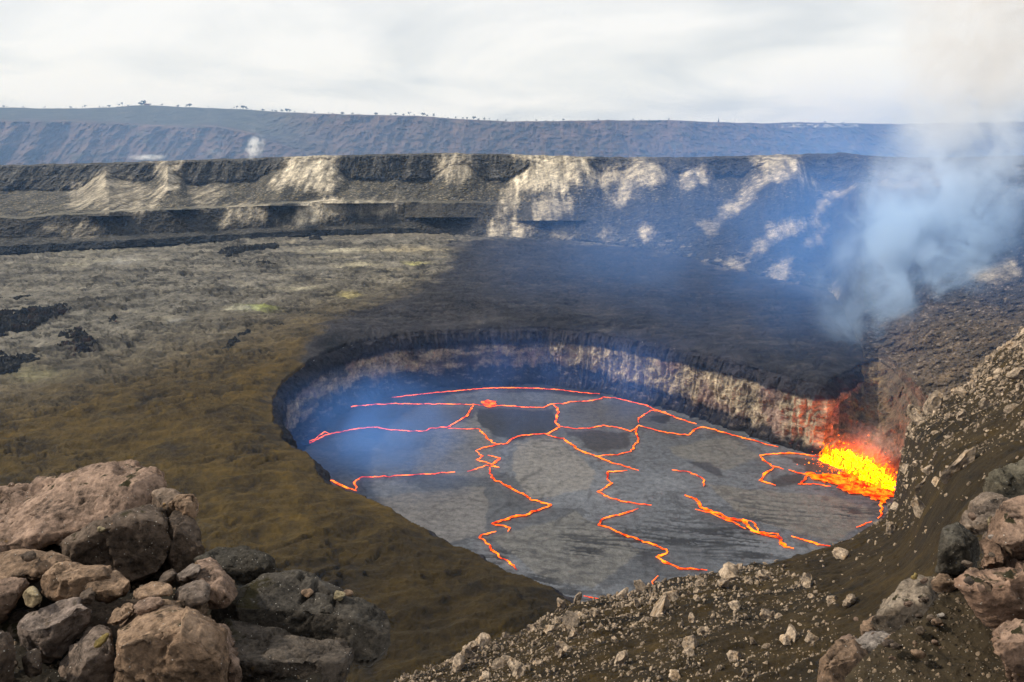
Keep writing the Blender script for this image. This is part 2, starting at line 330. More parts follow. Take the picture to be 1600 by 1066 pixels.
for poly, c in [([(805, 690), (870, 685), (930, 735), (925, 765), (830, 780), (800, 735)], (0.22, 0.208, 0.195)),
                ([(560, 780), (760, 760), (760, 830), (700, 850), (600, 800)], (0.18, 0.17, 0.165)),
                ([(700, 650), (770, 645), (770, 745), (640, 740)], (0.16, 0.155, 0.15)),
                ([(1040, 700), (1140, 680), (1190, 715), (1130, 735), (1060, 715)], (0.165, 0.157, 0.145)),
                ([(1110, 760), (1300, 775), (1380, 800), (1300, 850), (1150, 800)], (0.17, 0.158, 0.142)),
                ([(770, 840), (900, 800), (1000, 860), (930, 920), (840, 900)], (0.155, 0.15, 0.14)),
                ([(900, 625), (1010, 640), (985, 668), (885, 660)], (0.105, 0.1, 0.1)),
                ([(745, 640), (865, 640), (870, 670), (800, 690), (750, 668)], (0.030, 0.030, 0.032)),
                ([(880, 672), (985, 676), (985, 700), (930, 705)], (0.055, 0.05, 0.055)),
                ([(1020, 650), (1050, 650), (1040, 662), (1015, 658)], (0.03, 0.03, 0.032)),
                ([(1075, 722), (1110, 722), (1135, 745), (1120, 745)], (0.05, 0.048, 0.055)),
                ([(1225, 713), (1290, 718), (1320, 745), (1262, 738)], (0.055, 0.046, 0.042)),
                ([(1205, 745), (1250, 738), (1260, 758), (1210, 758)], (0.045, 0.04, 0.04)),
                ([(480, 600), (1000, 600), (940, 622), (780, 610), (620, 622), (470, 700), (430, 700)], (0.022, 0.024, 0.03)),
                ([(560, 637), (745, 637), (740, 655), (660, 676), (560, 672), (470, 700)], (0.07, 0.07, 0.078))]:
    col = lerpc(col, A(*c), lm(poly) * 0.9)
# folded dark wrinkles in the crust, mostly near the close shore
fold = ridged(np.stack([Q[..., 0] * 0.30 + Q[..., 1] * 0.10, Q[..., 1] + 0.18 * Q[..., 0] + 2 * fbm(Q, 20, 2), Q[..., 2]], -1), (8, 3.2, 4), 3, 0.6, 40)
fz = ss(PY + 0.12 * (PX - 1000), 770, 860)
foldm = ss(fold, 0.60, 0.67) * (0.12 + 0.85 * fz) * ss(fbm(Q, 22, 3, 0.5, 70), -0.25, 0.15)
col = lerpc(col, A(0.03, 0.03, 0.032), foldm)
crk2 = ss(ridged(Q, (9, 5, 5), 3, 0.6, 93), 0.66, 0.74); col = lerpc(col, A(0.04, 0.038, 0.042), crk2 * 0.4 * (0.3 + 0.7 * ss(fbm(Q, 30, 2, 0.5, 5), -0.2, 0.2)))
plates = ss(ridged(Q, 26, 2, 0.4, 90), 0.90, 0.97); col = lerpc(col, A(0.05, 0.048, 0.05), plates * 0.55)
P[..., 2] += fold * 0.18 * fz + fbm(Q, 12, 4, 0.55) * 0.35 - foldm * 0.25
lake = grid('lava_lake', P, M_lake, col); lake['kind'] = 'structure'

# glowing cracks: ribbons just above the crust
M_vein = emit_mat('glowing_lava', (0.9, 0.02, 0.0), (1.0, 0.17, 0.006), 0.7, 4.6, 0.22, (0.36, 0.60))
M_molten = emit_mat('molten_lava', (1.0, 0.03, 0.0), (1.0, 0.20, 0.004), 0.9, 3.0, 0.35, (0.40, 0.62))
veins = [
 (0.50, [(612,623),(640,619),(700,613),(740,609),(785,607),(840,608),(880,611),(937,617)]),
 (0.50, [(520,646),(545,637),(587,633),(620,632),(700,633),(740,633),(752,634),(775,635),(800,636),(820,638),(848,638),(862,632),(880,632),(890,629),(920,628),(938,625),(942,622),(965,624),(990,630),(1010,635),(1020,640),(1040,647),(1060,655),(1075,660),(1088,664)]),
 (0.62, [(468,703),(490,690),(508,681),(530,677),(560,671),(590,669),(610,673),(640,675),(665,675),(670,671),(700,668),(720,657),(730,650),(740,634)]),
 (0.28, [(482,692),(497,684),(507,676),(514,679)]),
 (0.30, [(700,671),(730,672),(748,671)]),
 (0.52, [(748,671),(757,681),(768,692),(778,696)]),
 (0.62, [(745,705),(755,701),(778,696),(790,695),(800,687),(815,682),(855,679),(875,668),(868,662),(872,640),(865,634)]),
 (0.36, [(743,706),(755,714),(744,720),(770,727),(782,717),(762,713)]),
 (0.36, [(782,717),(768,728),(780,732),(760,729),(730,738)]),
 (0.62, [(765,732),(770,750),(800,765),(820,775),(832,783),(862,790),(852,795),(820,806),(790,813),(770,820),(798,826),(793,832)]),
 (0.55, [(775,832),(752,837),(750,843),(765,852),(768,860),(782,872),(795,880),(808,893)]),
 (0.50, [(556,768),(554,755),(565,747),(600,746),(640,744),(680,741),(711,739)]),
 (0.60, [(498,750),(520,754),(540,763),(558,769)]),
 (0.50, [(855,681),(880,687),(895,697),(905,706),(935,715),(950,722),(998,737)]),
 (0.45, [(935,714),(960,712),(985,707),(990,700),(997,688),(992,676),(996,668)]),
 (0.50, [(875,668),(900,671),(920,671),(943,666),(970,670),(985,675),(998,666)]),
 (0.48, [(998,666),(1030,675),(1060,680),(1075,681),(1087,672),(1097,668),(1140,679),(1145,681),(1185,692),(1216,700)]),
 (0.40, [(998,662),(998,655),(1010,647),(1018,643),(1040,645)]),
 (0.52, [(980,737),(950,739),(949,750),(957,757),(935,770),(945,777),(970,784),(1018,791)]),
 (0.55, [(997,796),(970,805),(940,813),(938,822),(960,830),(978,838),(1041,860),(1040,868),(1026,872),(1045,883),(1060,888),(1105,893)]),
 (0.35, [(1028,902),(1017,910),(1022,918)]),
 (0.50, [(1050,736),(1080,740),(1100,750),(1099,762)]),
 (1.05, [(1070,775),(1090,783),(1095,795),(1120,803),(1140,812),(1160,815),(1175,830),(1200,838),(1215,842),(1226,856),(1240,859)]),
 (0.45, [(1086,798),(1110,803),(1150,820),(1165,828)]),
 (0.40, [(1160,813),(1176,818),(1186,832),(1216,836),(1222,850)]),
 (0.62, [(1236,840),(1260,846),(1280,853),(1300,856)]),
 (0.70, [(1187,713),(1210,711),(1235,709),(1262,712),(1284,716)]),
 (0.60, [(1187,713),(1195,723),(1205,729),(1224,735)]),
 (0.60, [(1210,731),(1195,742),(1187,752),(1212,760)]),
 (0.60, [(1232,736),(1255,742),(1285,750)]),
 (0.55, [(1262,742),(1257,752),(1248,758),(1270,758),(1298,762)]),
 (0.60, [(1288,752),(1310,755),(1325,757)]),
 (0.55, [(1385,775),(1375,790),(1378,805),(1371,812)]),
 (0.35, [(1338,826),(1362,817)]),
 (0.55, [(832,913),(856,924)]), (0.4, [(912,933),(938,938)])]
for wd, pl in veins:
    pl = np.array(pl, float); w = pt(pl[:, 0], pl[:, 1], zplane(pl[:, 1], 0.0))[:, :2]
    w = dens(w, 0.45); k = len(w); q = np.c_[w, np.zeros(k)]
    T = np.gradient(w, axis=0); T /= np.linalg.norm(T, axis=1)[:, None] + 1e-9; Nn = np.c_[-T[:, 1], T[:, 0]]
    jag = (fbm(q, 3.2, 4, 0.7, 3) * 1.5); jag *= ss(np.minimum(np.arange(k), k - 1 - np.arange(k)), 0, 6)
    w = w + Nn * jag[:, None]
    hw = wd * 1.0 * (0.35 + 1.7 * np.abs(fbm(q, 3.0, 4, 0.7, 44)) + 0.25 * fbm(q, 9, 2, 0.5, 2)) * (0.35 + 0.65 * ss(np.minimum(np.arange(k), k - 1 - np.arange(k)), 0, 8))
    zt = fbm(np.c_[w, np.zeros(k)], 12, 4, 0.55) * 0.35 + 0.5
    G = np.stack([np.c_[w + Nn * hw[:, None], zt - 0.12], np.c_[w, zt + 0.06], np.c_[w - Nn * hw[:, None], zt - 0.12]], 0)
    grid('lava_crack', G, M_vein, parent=lake)
def flat_patch(name, poly, mat, z, parent, step=0.6, rag=1.6):
    pw = pt(*np.array(poly, float).T, zplane(np.array(poly, float)[:, 1], 0.0))[:, :2]
    lo, hi = pw.min(0) - 2, pw.max(0) + 2
    gx, gy = np.meshgrid(np.arange(lo[0], hi[0], step), np.arange(lo[1], hi[1], step))
    q = np.stack([gx, gy, 0 * gx], -1); sd = poly_sd(gx, gy, pw) + fbm(q, (4, 2.2, 3), 4, 0.65, 7) * rag * 2
    ins = sd > 0; keep = ins[:-1, :-1] & ins[1:, 1:] & ins[1:, :-1] & ins[:-1, 1:]
    q[..., 2] = z + fbm(q, 12, 4, 0.55) * 0.35 + ridged(q, 3, 3) * 0.1
    return grid(name, q, mat, keep=keep, parent=parent)
flat_patch('molten_pool', [(1250, 741), (1300, 742), (1330, 740), (1380, 758), (1400, 757), (1402, 775), (1386, 788), (1362, 784), (1345, 778), (1320, 772), (1300, 762)], M_molten, 0.55, lake, rag=3.0)
flat_patch('molten_pool', [(750, 630), (762, 626), (776, 629), (776, 637), (758, 638)], M_molten, 0.55, lake, 0.5, 1.0)

# ------------------------------------------------------------------ lava fountain
f0 = bpy.data.objects.new('lava_fountain', None); COL.objects.link(f0)
Fa = pt(1296, 716, zplane(716, 0.0)); Fb = pt(1394, 764, zplane(764, 0.0)); f0.location = (Fa + Fb) / 2; base0 = (Fa + Fb) / 2
tag(f0, 'bright yellow and orange lava fountain bursting at the right shore of the lake', 'lava fountain')
M_core = emit_mat('fountain_core', (1.0, 0.07, 0.0), (1.0, 0.20, 0.0), 3.0, 60.0, 0.6, (0.38, 0.66))
M_jet = emit_mat('fountain_spray', (1.0, 0.05, 0.0), (1.0, 0.24, 0.0), 1.6, 5.0, 0.5)
def jets(cnt, hmin, hmax, rad, zoff, spread, seed, lean=0.0, lo=0.0, hi=1.0):
    r = np.random.default_rng(seed); V = []; F = []
    for i in range(cnt):
        t = lo + (hi - lo) * r.random(); env = 0.45 + 0.55 * math.sin(math.pi * min(1, t * 0.9 + 0.12))
        b = Fa + (Fb - Fa) * t + A(r.normal() * spread, r.normal() * spread, zoff)
        h = (hmin + (hmax - hmin) * r.random() ** 1.5) * env; d = A(r.normal() * 0.35 + lean, r.normal() * 0.25, 1.0); d /= np.linalg.norm(d)
        r0 = rad * (0.6 + 0.8 * r.random()); k0 = len(V); ns = 6
        for j in range(ns + 1):
            s = j / ns; rr = r0 * (1 - s) ** 0.8 * (1 + 0.35 * r.normal()) + 0.02
            c = b + d * h * s + A(r.normal(), r.normal(), 0) * 0.22 * s * h / 3
            for a in range(6):
                an = a * math.pi / 3 + r.normal() * 0.2; V.append(c + A(math.cos(an) * rr, math.sin(an) * rr, r.normal() * 0.1))
        for j in range(ns):
            for a in range(6):
                F.append((k0 + j * 6 + a, k0 + j * 6 + (a + 1) % 6, k0 + (j + 1) * 6 + (a + 1) % 6, k0 + (j + 1) * 6 + a))
    return np.array(V) - base0, np.array(F)
V, F = jets(300, 2.0, 6.2, 1.7, -0.2, 1.2, 3, 0.10, 0.02, 0.98); mesh_from('molten_jets', V, F, M_core, parent=f0)
bmx = bmesh.new(); bmesh.ops.create_icosphere(bmx, subdivisions=5, radius=1.0); V = np.array([v_.co[:] for v_ in bmx.verts]); F = np.array([[v_.index for v_ in f_.verts] for f_ in bmx.faces]); bmx.free()
dirf = (Fb - Fa) / 2; tF = V[:, 0]; wid = 2.6 + 1.0 * tF; V2 = tF[:, None] * dirf * 0.93 + np.stack([V[:, 1] * wid * 0.5, V[:, 1] * wid, V[:, 2] * (4.2 + 0.6 * tF) + 0.8], -1)
V2 = V2 * (1 + 0.0 * tF[:, None]) + np.stack([fbm(V2, 2.2, 4, 0.65), fbm(V2, 2.2, 4, 0.65, 5), fbm(V2, (2.2, 2.2, 4), 4, 0.65, 9) * 1.6], -1) * 2.2
mesh_from('molten_core', V2, F, M_core, parent=f0)
V, F = jets(420, 3.0, 7.5, 0.6, -0.2, 1.9, 5, 0.25, -0.02, 1.0); mesh_from('lava_spray', V, F, M_jet, parent=f0)
def drops(cnt, seed):
    r = np.random.default_rng(seed); V = []; F = []
    T = [(0,2,4),(2,1,4),(1,3,4),(3,0,4),(2,0,5),(1,2,5),(3,1,5),(0,3,5)]
    for i in range(cnt):
        t = r.random(); b = Fa + (Fb - Fa) * t; u = r.random()
        c = b + A(r.normal() * 3.2, r.normal() * 3.2, abs(r.normal()) * 3.6 + 0.3) if u < 0.5 else b + A(-abs(r.normal()) * 6, -abs(r.normal()) * 5, 0.6 + abs(r.normal()) * 0.6)
        s = 0.10 + 0.32 * r.random() ** 2; k = len(V)
        for d in ((1,0,0),(-1,0,0),(0,1,0),(0,-1,0),(0,0,1),(0,0,-1)): V.append(c + np.array(d) * s * (0.6 + r.random()))
        F += [(k + a, k + b_, k + c_) for a, b_, c_ in T]
    return np.array(V) - base0, np.array(F)
V, F = drops(700, 8); o = mesh_from('lava_droplets', V, F, M_jet, parent=f0); o['kind'] = 'stuff'

# emissive volume added round the fountain for a soft orange glow
gm, t, N, L = new_mat('fountain_glow'); pv_ = N('ShaderNodeVolumePrincipled'); pv_.inputs['Color'].default_value = (0.8, 0.4, 0.2, 1)
tcn = N('ShaderNodeTexCoord'); ln = N('ShaderNodeVectorMath', operation='LENGTH'); L(tcn.outputs['Object'], ln.inputs[0])
g_ = N('ShaderNodeNewGeometry'); nz = N('ShaderNodeTexNoise', i_Scale=0.35, i_Detail=4, i_Roughness=0.6); L(g_.outputs['Position'], nz.inputs['Vector'])
sm_ = N('ShaderNodeMath', operation='MULTIPLY_ADD'); L(nz.outputs['Fac'], sm_.inputs[0]); sm_.inputs[1].default_value = 1.3; L(ln.outputs['Value'], sm_.inputs[2])
fo = N('ShaderNodeMapRange', interpolation_type='SMOOTHSTEP'); L(sm_.outputs[0], fo.inputs['Value']); fo.inputs['From Min'].default_value = 1.5; fo.inputs['From Max'].default_value = 0.6; fo.inputs['To Max'].default_value = 0.35
L(fo.outputs[0], pv_.inputs['Emission Strength']); pv_.inputs['Emission Color'].default_value = (1.0, 0.07, 0.003, 1); pv_.inputs['Density'].default_value = 0.01
o_ = N('ShaderNodeOutputMaterial'); L(pv_.outputs[0], o_.inputs['Volume'])
bmx = bmesh.new(); bmesh.ops.create_icosphere(bmx, subdivisions=3, radius=1.0); V = np.array([v_.co[:] for v_ in bmx.verts]); F = np.array([[v_.index for v_ in f_.verts] for f_ in bmx.faces]); bmx.free()
gg = mesh_from('fountain_glow', V, F, gm, parent=f0); gg.scale = (float(np.linalg.norm(Fb - Fa)) * 0.58, 7, 8.5); gg.location = (1.5, 1.5, 4.5); gg.rotation_euler[2] = math.atan2(Fb[1] - Fa[1], Fb[0] - Fa[0]); gg['kind'] = 'stuff'
try: gm.cycles.volume_step_rate = 0.22
except Exception: pass

# ------------------------------------------------------------------ outer wall of the crater
lineB = [(-300, 420), (0, 402), (200, 390), (350, 380), (480, 372), (600, 368), (700, 368), (760, 375), (900, 378), (960, 384), (1050, 400), (1150, 425), (1230, 445), (1300, 463), (1318, 490), (1335, 530), (1350, 560), (1372, 560), (1400, 580), (1450, 640), (1500, 690), (1600, 760), (1850, 800), (1900, 800)]
L1 = [(-300, 400), (0, 385), (200, 375), (350, 367), (480, 360), (620, 356), (700, 361), (760, 372)]
L2 = [(-300, 385), (0, 374), (200, 367), (340, 361), (480, 352), (620, 346), (760, 356), (800, 360)]
L3 = [(-300, 350), (0, 341), (200, 331), (340, 324), (480, 317), (620, 315), (760, 318), (900, 318), (1000, 316)]
L4 = [(-300, 300), (0, 298), (120, 298), (165, 268), (208, 288), (232, 284), (262, 258), (292, 288), (400, 284), (440, 262), (480, 250), (520, 252), (545, 282), (670, 284), (700, 257), (735, 260), (760, 284), (790, 286), (830, 252), (915, 252), (940, 272), (965, 266), (1000, 254), (1040, 262), (1062, 276), (1085, 264), (1115, 278), (1160, 276), (1200, 253), (1245, 252), (1275, 278), (1310, 283), (1900, 300)]
L5 = [(-300, 266), (0, 258), (100, 256), (300, 250), (420, 246), (500, 243), (690, 239), (800, 241), (918, 245), (1060, 246), (1180, 243), (1240, 241), (1300, 240), (1310, 237), (1330, 241), (1400, 246), (1500, 246), (1600, 243), (1900, 235)]
px = np.arange(-300, 1880, 1.6); NV = 300
yB, yT = ip(px, lineB), ip(px, L5) + fbm(np.stack([px, 0 * px, 0 * px], -1), 30, 5, 0.6) * 3
zB = zplane(yB, FZ); zT = ip(px, [(-300, 900), (0, 860), (800, 800), (1300, 690), (1500, 580), (1600, 520), (1850, 430)])
leftw = 1 - ss(px, 560, 900)
tt = np.linspace(0, 1, NV)[:, None]
PYg = yB + 3 + (yT - yB - 3) * tt; PXg = np.repeat(px[None], NV, 0)
lin = tt * np.ones_like(PXg)
pz1 = np.stack([px, 0 * px, 0 * px], -1)
y1, y2, y3, y4 = ip(px, L1) + 4 * fbm(pz1, 30, 3, 0.5, 1), ip(px, L2) + 8 * fbm(pz1, 70, 3, 0.5, 2), ip(px, L3) + 9 * fbm(pz1, 70, 3, 0.5, 3), ip(px, L4) + 10 * fbm(pz1, 40, 3, 0.5, 4)
y1 = np.minimum(y1, yB - 3); y2 = np.minimum(y2, y1 - 3); y3 = np.minimum(y3, y2 - 8); y4 = np.minimum(y4, y3 - 6)
ys = np.stack([yB + 3, yB, y1, y2, y3, y3 - 3, y4, yT], 0); gs = np.array([0, 0.0, 0.05, 0.17, 0.26, 0.42, 0.90, 1.0])
lg = np.empty_like(PXg)
for i in range(len(px)): lg[:, i] = np.interp(-PYg[:, i], -ys[:, i], gs)
# right side: talus, then a steep head wall
rg = np.where(PYg > y4, (yB - PYg) / (yB - y4 + 1e-6) * 0.88, 0.88 + (y4 - PYg) / (y4 - yT + 1e-6) * 0.12); rg = np.clip(rg, 0, 1)
g = lg * leftw + rg * (1 - leftw)
wI = 1 / zB + (1 / zT - 1 / zB) * g; ZC = 1 / wI
P0 = pt(PXg, PYg, ZC)
hw_ = P0[..., 2] - FZ
gul = ridged(P0 * A(1, 0.4, 0.25), (26, 26, 26), 4, 0.55); fine = ridged(P0, (7, 7, 5), 4, 0.6, 8)
cliffy = ss(PYg, y4 - 2, y4 - 8) if False else ss(-(PYg - y4), -2, 6)
rub = np.abs(fbm(P0, 6, 4, 0.7, 5))
fade = ss(tt, 0, 0.06) * ss(1 - tt, 0, 0.02)
cones = np.zeros_like(ZC)
for (qx, qt, qb, s) in [(280, 286, 328, 34), (170, 288, 338, 36), (440, 280, 322, 45), (560, 288, 318, 60), (690, 285, 340, 60), (860, 290, 345, 60)]:
    u = (PYg - qt) / (qb - qt); cones += np.where((u > 0) & (u < 1), np.clip(u - np.abs(PXg - qx) / s, 0, 1), 0) * 30

col = np.zeros(P0.shape) + A(0.080, 0.074, 0.062)
strat = fbm(np.stack([P0[..., 0] * 0.12, P0[..., 1] * 0.12, P0[..., 2] * 1.3], -1), 4, 5, 0.65)
col *= (1 + 1.3 * strat * (0.25 + 0.75 * cliffy) + 0.5 * fbm(P0, 15, 4, 0.6, 2))[..., None]
col = lerpc(col, A(0.17, 0.165, 0.16), ss(fbm(P0 * A(1, 1, 2.5), 14, 5, 0.7, 21), 0.08, 0.3) * cliffy * 0.8)
scree = ss(y3 - PYg, 0, 5) * (1 - cliffy)
col = lerpc(col, A(0.13, 0.115, 0.08), scree * (0.35 + 0.6 * fbm(P0, 30, 3)))
spk = fbm(P0, 2.0, 3, 0.8, 55); col = lerpc(col, A(0.42, 0.37, 0.28), ss(spk, 0.16, 0.32) * (0.35 + 0.6 * scree) * ss(PXg, -300, 200)); col = lerpc(col, A(0.015, 0.015, 0.016), ss(-spk, 0.14, 0.3) * 0.75)
col = lerpc(col, A(0.34, 0.25, 0.09), ss(fbm(P0, 2.6, 2, 0.7, 91), 0.28, 0.4) * scree * (1 - ss(PXg, 850, 1000)) * 0.8)
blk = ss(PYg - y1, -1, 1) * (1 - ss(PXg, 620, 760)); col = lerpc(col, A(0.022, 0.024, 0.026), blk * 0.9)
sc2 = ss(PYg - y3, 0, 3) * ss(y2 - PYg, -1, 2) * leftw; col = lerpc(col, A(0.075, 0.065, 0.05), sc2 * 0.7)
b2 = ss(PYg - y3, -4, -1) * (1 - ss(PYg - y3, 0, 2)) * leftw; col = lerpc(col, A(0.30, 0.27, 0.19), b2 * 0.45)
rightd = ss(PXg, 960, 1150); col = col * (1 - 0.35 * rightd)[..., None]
W1, W2 = fbm(P0, 18, 5, 0.65, 3) * 22, fbm(P0, 18, 5, 0.65, 13) * 14
stk = fbm(np.stack([P0[..., 0] + ss(PXg, 900, 1250) * -0.9 * P0[..., 2], P0[..., 1] * 0.15, P0[..., 2] * 0.10], -1), 7, 5, 0.65) * 1.6
tanA = np.zeros_like(PXg)
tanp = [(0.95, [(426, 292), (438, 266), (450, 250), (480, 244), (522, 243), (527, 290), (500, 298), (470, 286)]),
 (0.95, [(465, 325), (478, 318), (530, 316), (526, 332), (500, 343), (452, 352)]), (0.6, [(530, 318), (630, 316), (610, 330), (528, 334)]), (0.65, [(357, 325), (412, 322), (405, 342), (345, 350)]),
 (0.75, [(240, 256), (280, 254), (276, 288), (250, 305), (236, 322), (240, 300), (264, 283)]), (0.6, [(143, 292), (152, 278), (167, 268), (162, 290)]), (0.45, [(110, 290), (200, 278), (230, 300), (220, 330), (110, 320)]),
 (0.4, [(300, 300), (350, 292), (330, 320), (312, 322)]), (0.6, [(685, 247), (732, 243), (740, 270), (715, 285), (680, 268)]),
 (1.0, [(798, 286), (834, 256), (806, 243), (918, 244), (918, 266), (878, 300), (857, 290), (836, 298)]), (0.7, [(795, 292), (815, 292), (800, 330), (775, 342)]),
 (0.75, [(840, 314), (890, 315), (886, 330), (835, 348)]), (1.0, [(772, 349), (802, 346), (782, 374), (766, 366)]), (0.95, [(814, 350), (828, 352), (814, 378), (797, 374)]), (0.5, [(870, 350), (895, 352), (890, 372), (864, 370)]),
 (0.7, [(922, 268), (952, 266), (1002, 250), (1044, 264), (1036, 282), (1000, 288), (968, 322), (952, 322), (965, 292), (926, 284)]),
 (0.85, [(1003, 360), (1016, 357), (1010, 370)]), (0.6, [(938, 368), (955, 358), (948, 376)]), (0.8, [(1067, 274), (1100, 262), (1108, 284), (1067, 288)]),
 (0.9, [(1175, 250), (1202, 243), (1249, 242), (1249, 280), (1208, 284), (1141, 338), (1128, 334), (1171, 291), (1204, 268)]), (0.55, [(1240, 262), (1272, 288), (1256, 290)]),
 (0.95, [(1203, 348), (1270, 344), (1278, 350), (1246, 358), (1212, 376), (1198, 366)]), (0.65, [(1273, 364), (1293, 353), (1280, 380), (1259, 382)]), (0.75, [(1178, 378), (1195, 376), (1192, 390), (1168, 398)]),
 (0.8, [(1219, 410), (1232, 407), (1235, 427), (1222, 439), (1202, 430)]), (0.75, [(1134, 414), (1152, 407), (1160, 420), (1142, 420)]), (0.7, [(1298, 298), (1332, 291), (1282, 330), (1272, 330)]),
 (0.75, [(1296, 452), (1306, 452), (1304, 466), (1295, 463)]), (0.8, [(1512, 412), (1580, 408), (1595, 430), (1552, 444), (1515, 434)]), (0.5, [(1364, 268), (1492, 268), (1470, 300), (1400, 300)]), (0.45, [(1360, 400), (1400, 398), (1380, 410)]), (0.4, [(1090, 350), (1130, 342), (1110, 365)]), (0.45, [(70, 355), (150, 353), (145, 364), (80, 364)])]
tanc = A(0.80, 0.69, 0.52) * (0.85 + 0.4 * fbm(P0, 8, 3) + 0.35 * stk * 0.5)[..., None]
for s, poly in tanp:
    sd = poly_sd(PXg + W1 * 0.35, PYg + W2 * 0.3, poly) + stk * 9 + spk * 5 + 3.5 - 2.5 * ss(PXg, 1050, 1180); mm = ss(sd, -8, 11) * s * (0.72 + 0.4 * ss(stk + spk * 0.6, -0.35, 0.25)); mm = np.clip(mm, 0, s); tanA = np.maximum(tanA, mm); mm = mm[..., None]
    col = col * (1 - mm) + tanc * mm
foot = ss(PXg, 900, 980) * ss(PYg - (yB - 40), 0, 10) * ss(fbm(P0 * A(1, 1, 0.5), 9, 4, 0.6, 33), 0.16, 0.3); col = lerpc(col, A(0.42, 0.37, 0.30), foot * 0.6 * (1 - ss(PXg, 1300, 1330)))
vrt = ss(PXg, 1330, 1420) * ss(PYg, 400, 560); col = lerpc(col, A(0.20, 0.145, 0.095), vrt * (0.5 + 0.5 * ss(fbm(P0, 7, 5, 0.7, 41), -0.15, 0.2)))
col = lerpc(col, A(0.42, 0.34, 0.27), ss(fbm(P0, 2.2, 3, 0.7, 43), 0.22, 0.34) * ss(PXg, 1250, 1400) * 0.75)
col = col * (1 + 0.55 * np.clip(stk, -1, 1) * scree)[..., None]
big_g = ridged(P0 * A(1, 0.3, 0.12), 60, 3, 0.5, 3)
ZC2 = ZC - fade * (big_g * 9 + gul * (4 + 9 * cliffy) * (1 - 0.5 * tanA) + fine * 3.0 * cliffy + rub * 7 * (1 - 0.75 * tanA) + stk * 2.5 * scree + cones)
P = pt(PXg, PYg, ZC2)
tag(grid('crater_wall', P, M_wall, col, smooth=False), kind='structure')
topP = P[-1]

# ground beyond the crater edge, out to the caldera wall
a = topP + A(0, 1.5, -0.4); bb = pt(px, 262 + 0 * px, 2650.0 + 0 * px)
s = np.r_[0, 0.01, 0.04, 0.12, 0.3, 0.6, 1.0][:, None, None]
G = a[None] * (1 - s) + bb[None] * s; G[1:-1, :, 2] -= 6
G[..., 0] *= 1 + 0.25 * s[..., 0]
grid('caldera_floor', G, M_far, np.zeros(G.shape) + A(0.07, 0.065, 0.055))['kind'] = 'structure'

# ------------------------------------------------------------------ distant caldera wall
sky_l = [(-400, 172), (0, 168), (100, 170), (170, 168), (225, 164), (300, 168), (380, 171), (450, 176), (550, 179), (650, 181), (720, 186), (800, 190), (870, 189), (950, 188), (1050, 188), (1120, 191), (1190, 193), (1250, 191), (1330, 193), (1400, 194), (1500, 192), (1600, 190), (2000, 186)]
brk = [(-400, 196), (0, 190), (120, 191), (200, 195), (270, 199), (340, 199), (400, 212), (470, 238), (520, 262), (2000, 262)]
px = np.arange(-400, 2001, 2.5); NV = 130; tt = np.linspace(0, 1, NV)[:, None]
yT = ip(px, sky_l) + fbm(np.stack([px, 0 * px, 0 * px], -1), 40, 5, 0.6) * 1.6; yB = 266 + 0 * px; yK = ip(px, brk)
PYg = yB + (yT - yB) * tt; PXg = np.repeat(px[None], NV, 0)
lowp = np.clip((PYg - yK) / (266 - yK + 1e-6), 0, 1); up = np.clip((yK - PYg) / (yK - yT + 1e-6), 0, 1)
upw = 1 - ss(PXg, 360, 560); ZC = 2600 + 220 * (1 - lowp) + (350 + 550 * upw) * up
P0 = pt(PXg, PYg, ZC); fd = ss(tt, 0, 0.05) * ss(1 - tt, 0, 0.02)
ZC2 = ZC - fd * (ridged(P0 * A(1, 0.3, 0.10), 130, 4, 0.6) * 100 + fbm(P0, 30, 3) * 30) * (1 - 0.5 * (up > 0) * upw)
P = pt(PXg, PYg, ZC2)
col = np.zeros(P.shape) + A(0.13, 0.080, 0.064)
col *= (1 + 0.7 * fbm(P0 * A(1, 1, 3), 90, 5, 0.6))[..., None]
col = lerpc(col, A(0.078, 0.078, 0.052), ss(yK - PYg + fbm(P0, 70, 4, .6) * 12, 0, 5) * (1 - ss(PXg, 380, 540) * 0.9))
col = lerpc(col, A(0.045, 0.055, 0.03), ss(fbm(P0, 60, 5, 0.65, 9), 0.1, 0.3) * 0.7)
col = lerpc(col, A(0.26, 0.2, 0.14), ss(fbm(P0 * A(1, 1, 5), 60, 4, 0.65, 19), 0.24, 0.36) * 0.5)
col = lerpc(col, A(0.75, 0.72, 0.66), ss(fbm(np.stack([PXg, PYg * 3, 0 * PXg], -1), 9, 3, 0.6, 4) + 0.10, 0.05, 0.16) * ss(poly_sd(PXg, PYg, [(1222, 194), (1342, 194), (1342, 199), (1222, 199)]), -1, 1))
tag(grid('caldera_wall', P, M_far, col, smooth=False), kind='structure')
bk = np.stack([P[-1], P[-1] + A(0, 400, -30), P[-1] + A(0, 900, -200)], 0); bk[1:, :, 0] *= 1.05
grid('highland', bk, M_far, np.zeros(bk.shape) + A(0.06, 0.07, 0.04))['kind'] = 'structure'
skyP = P[-1]; skypx = px

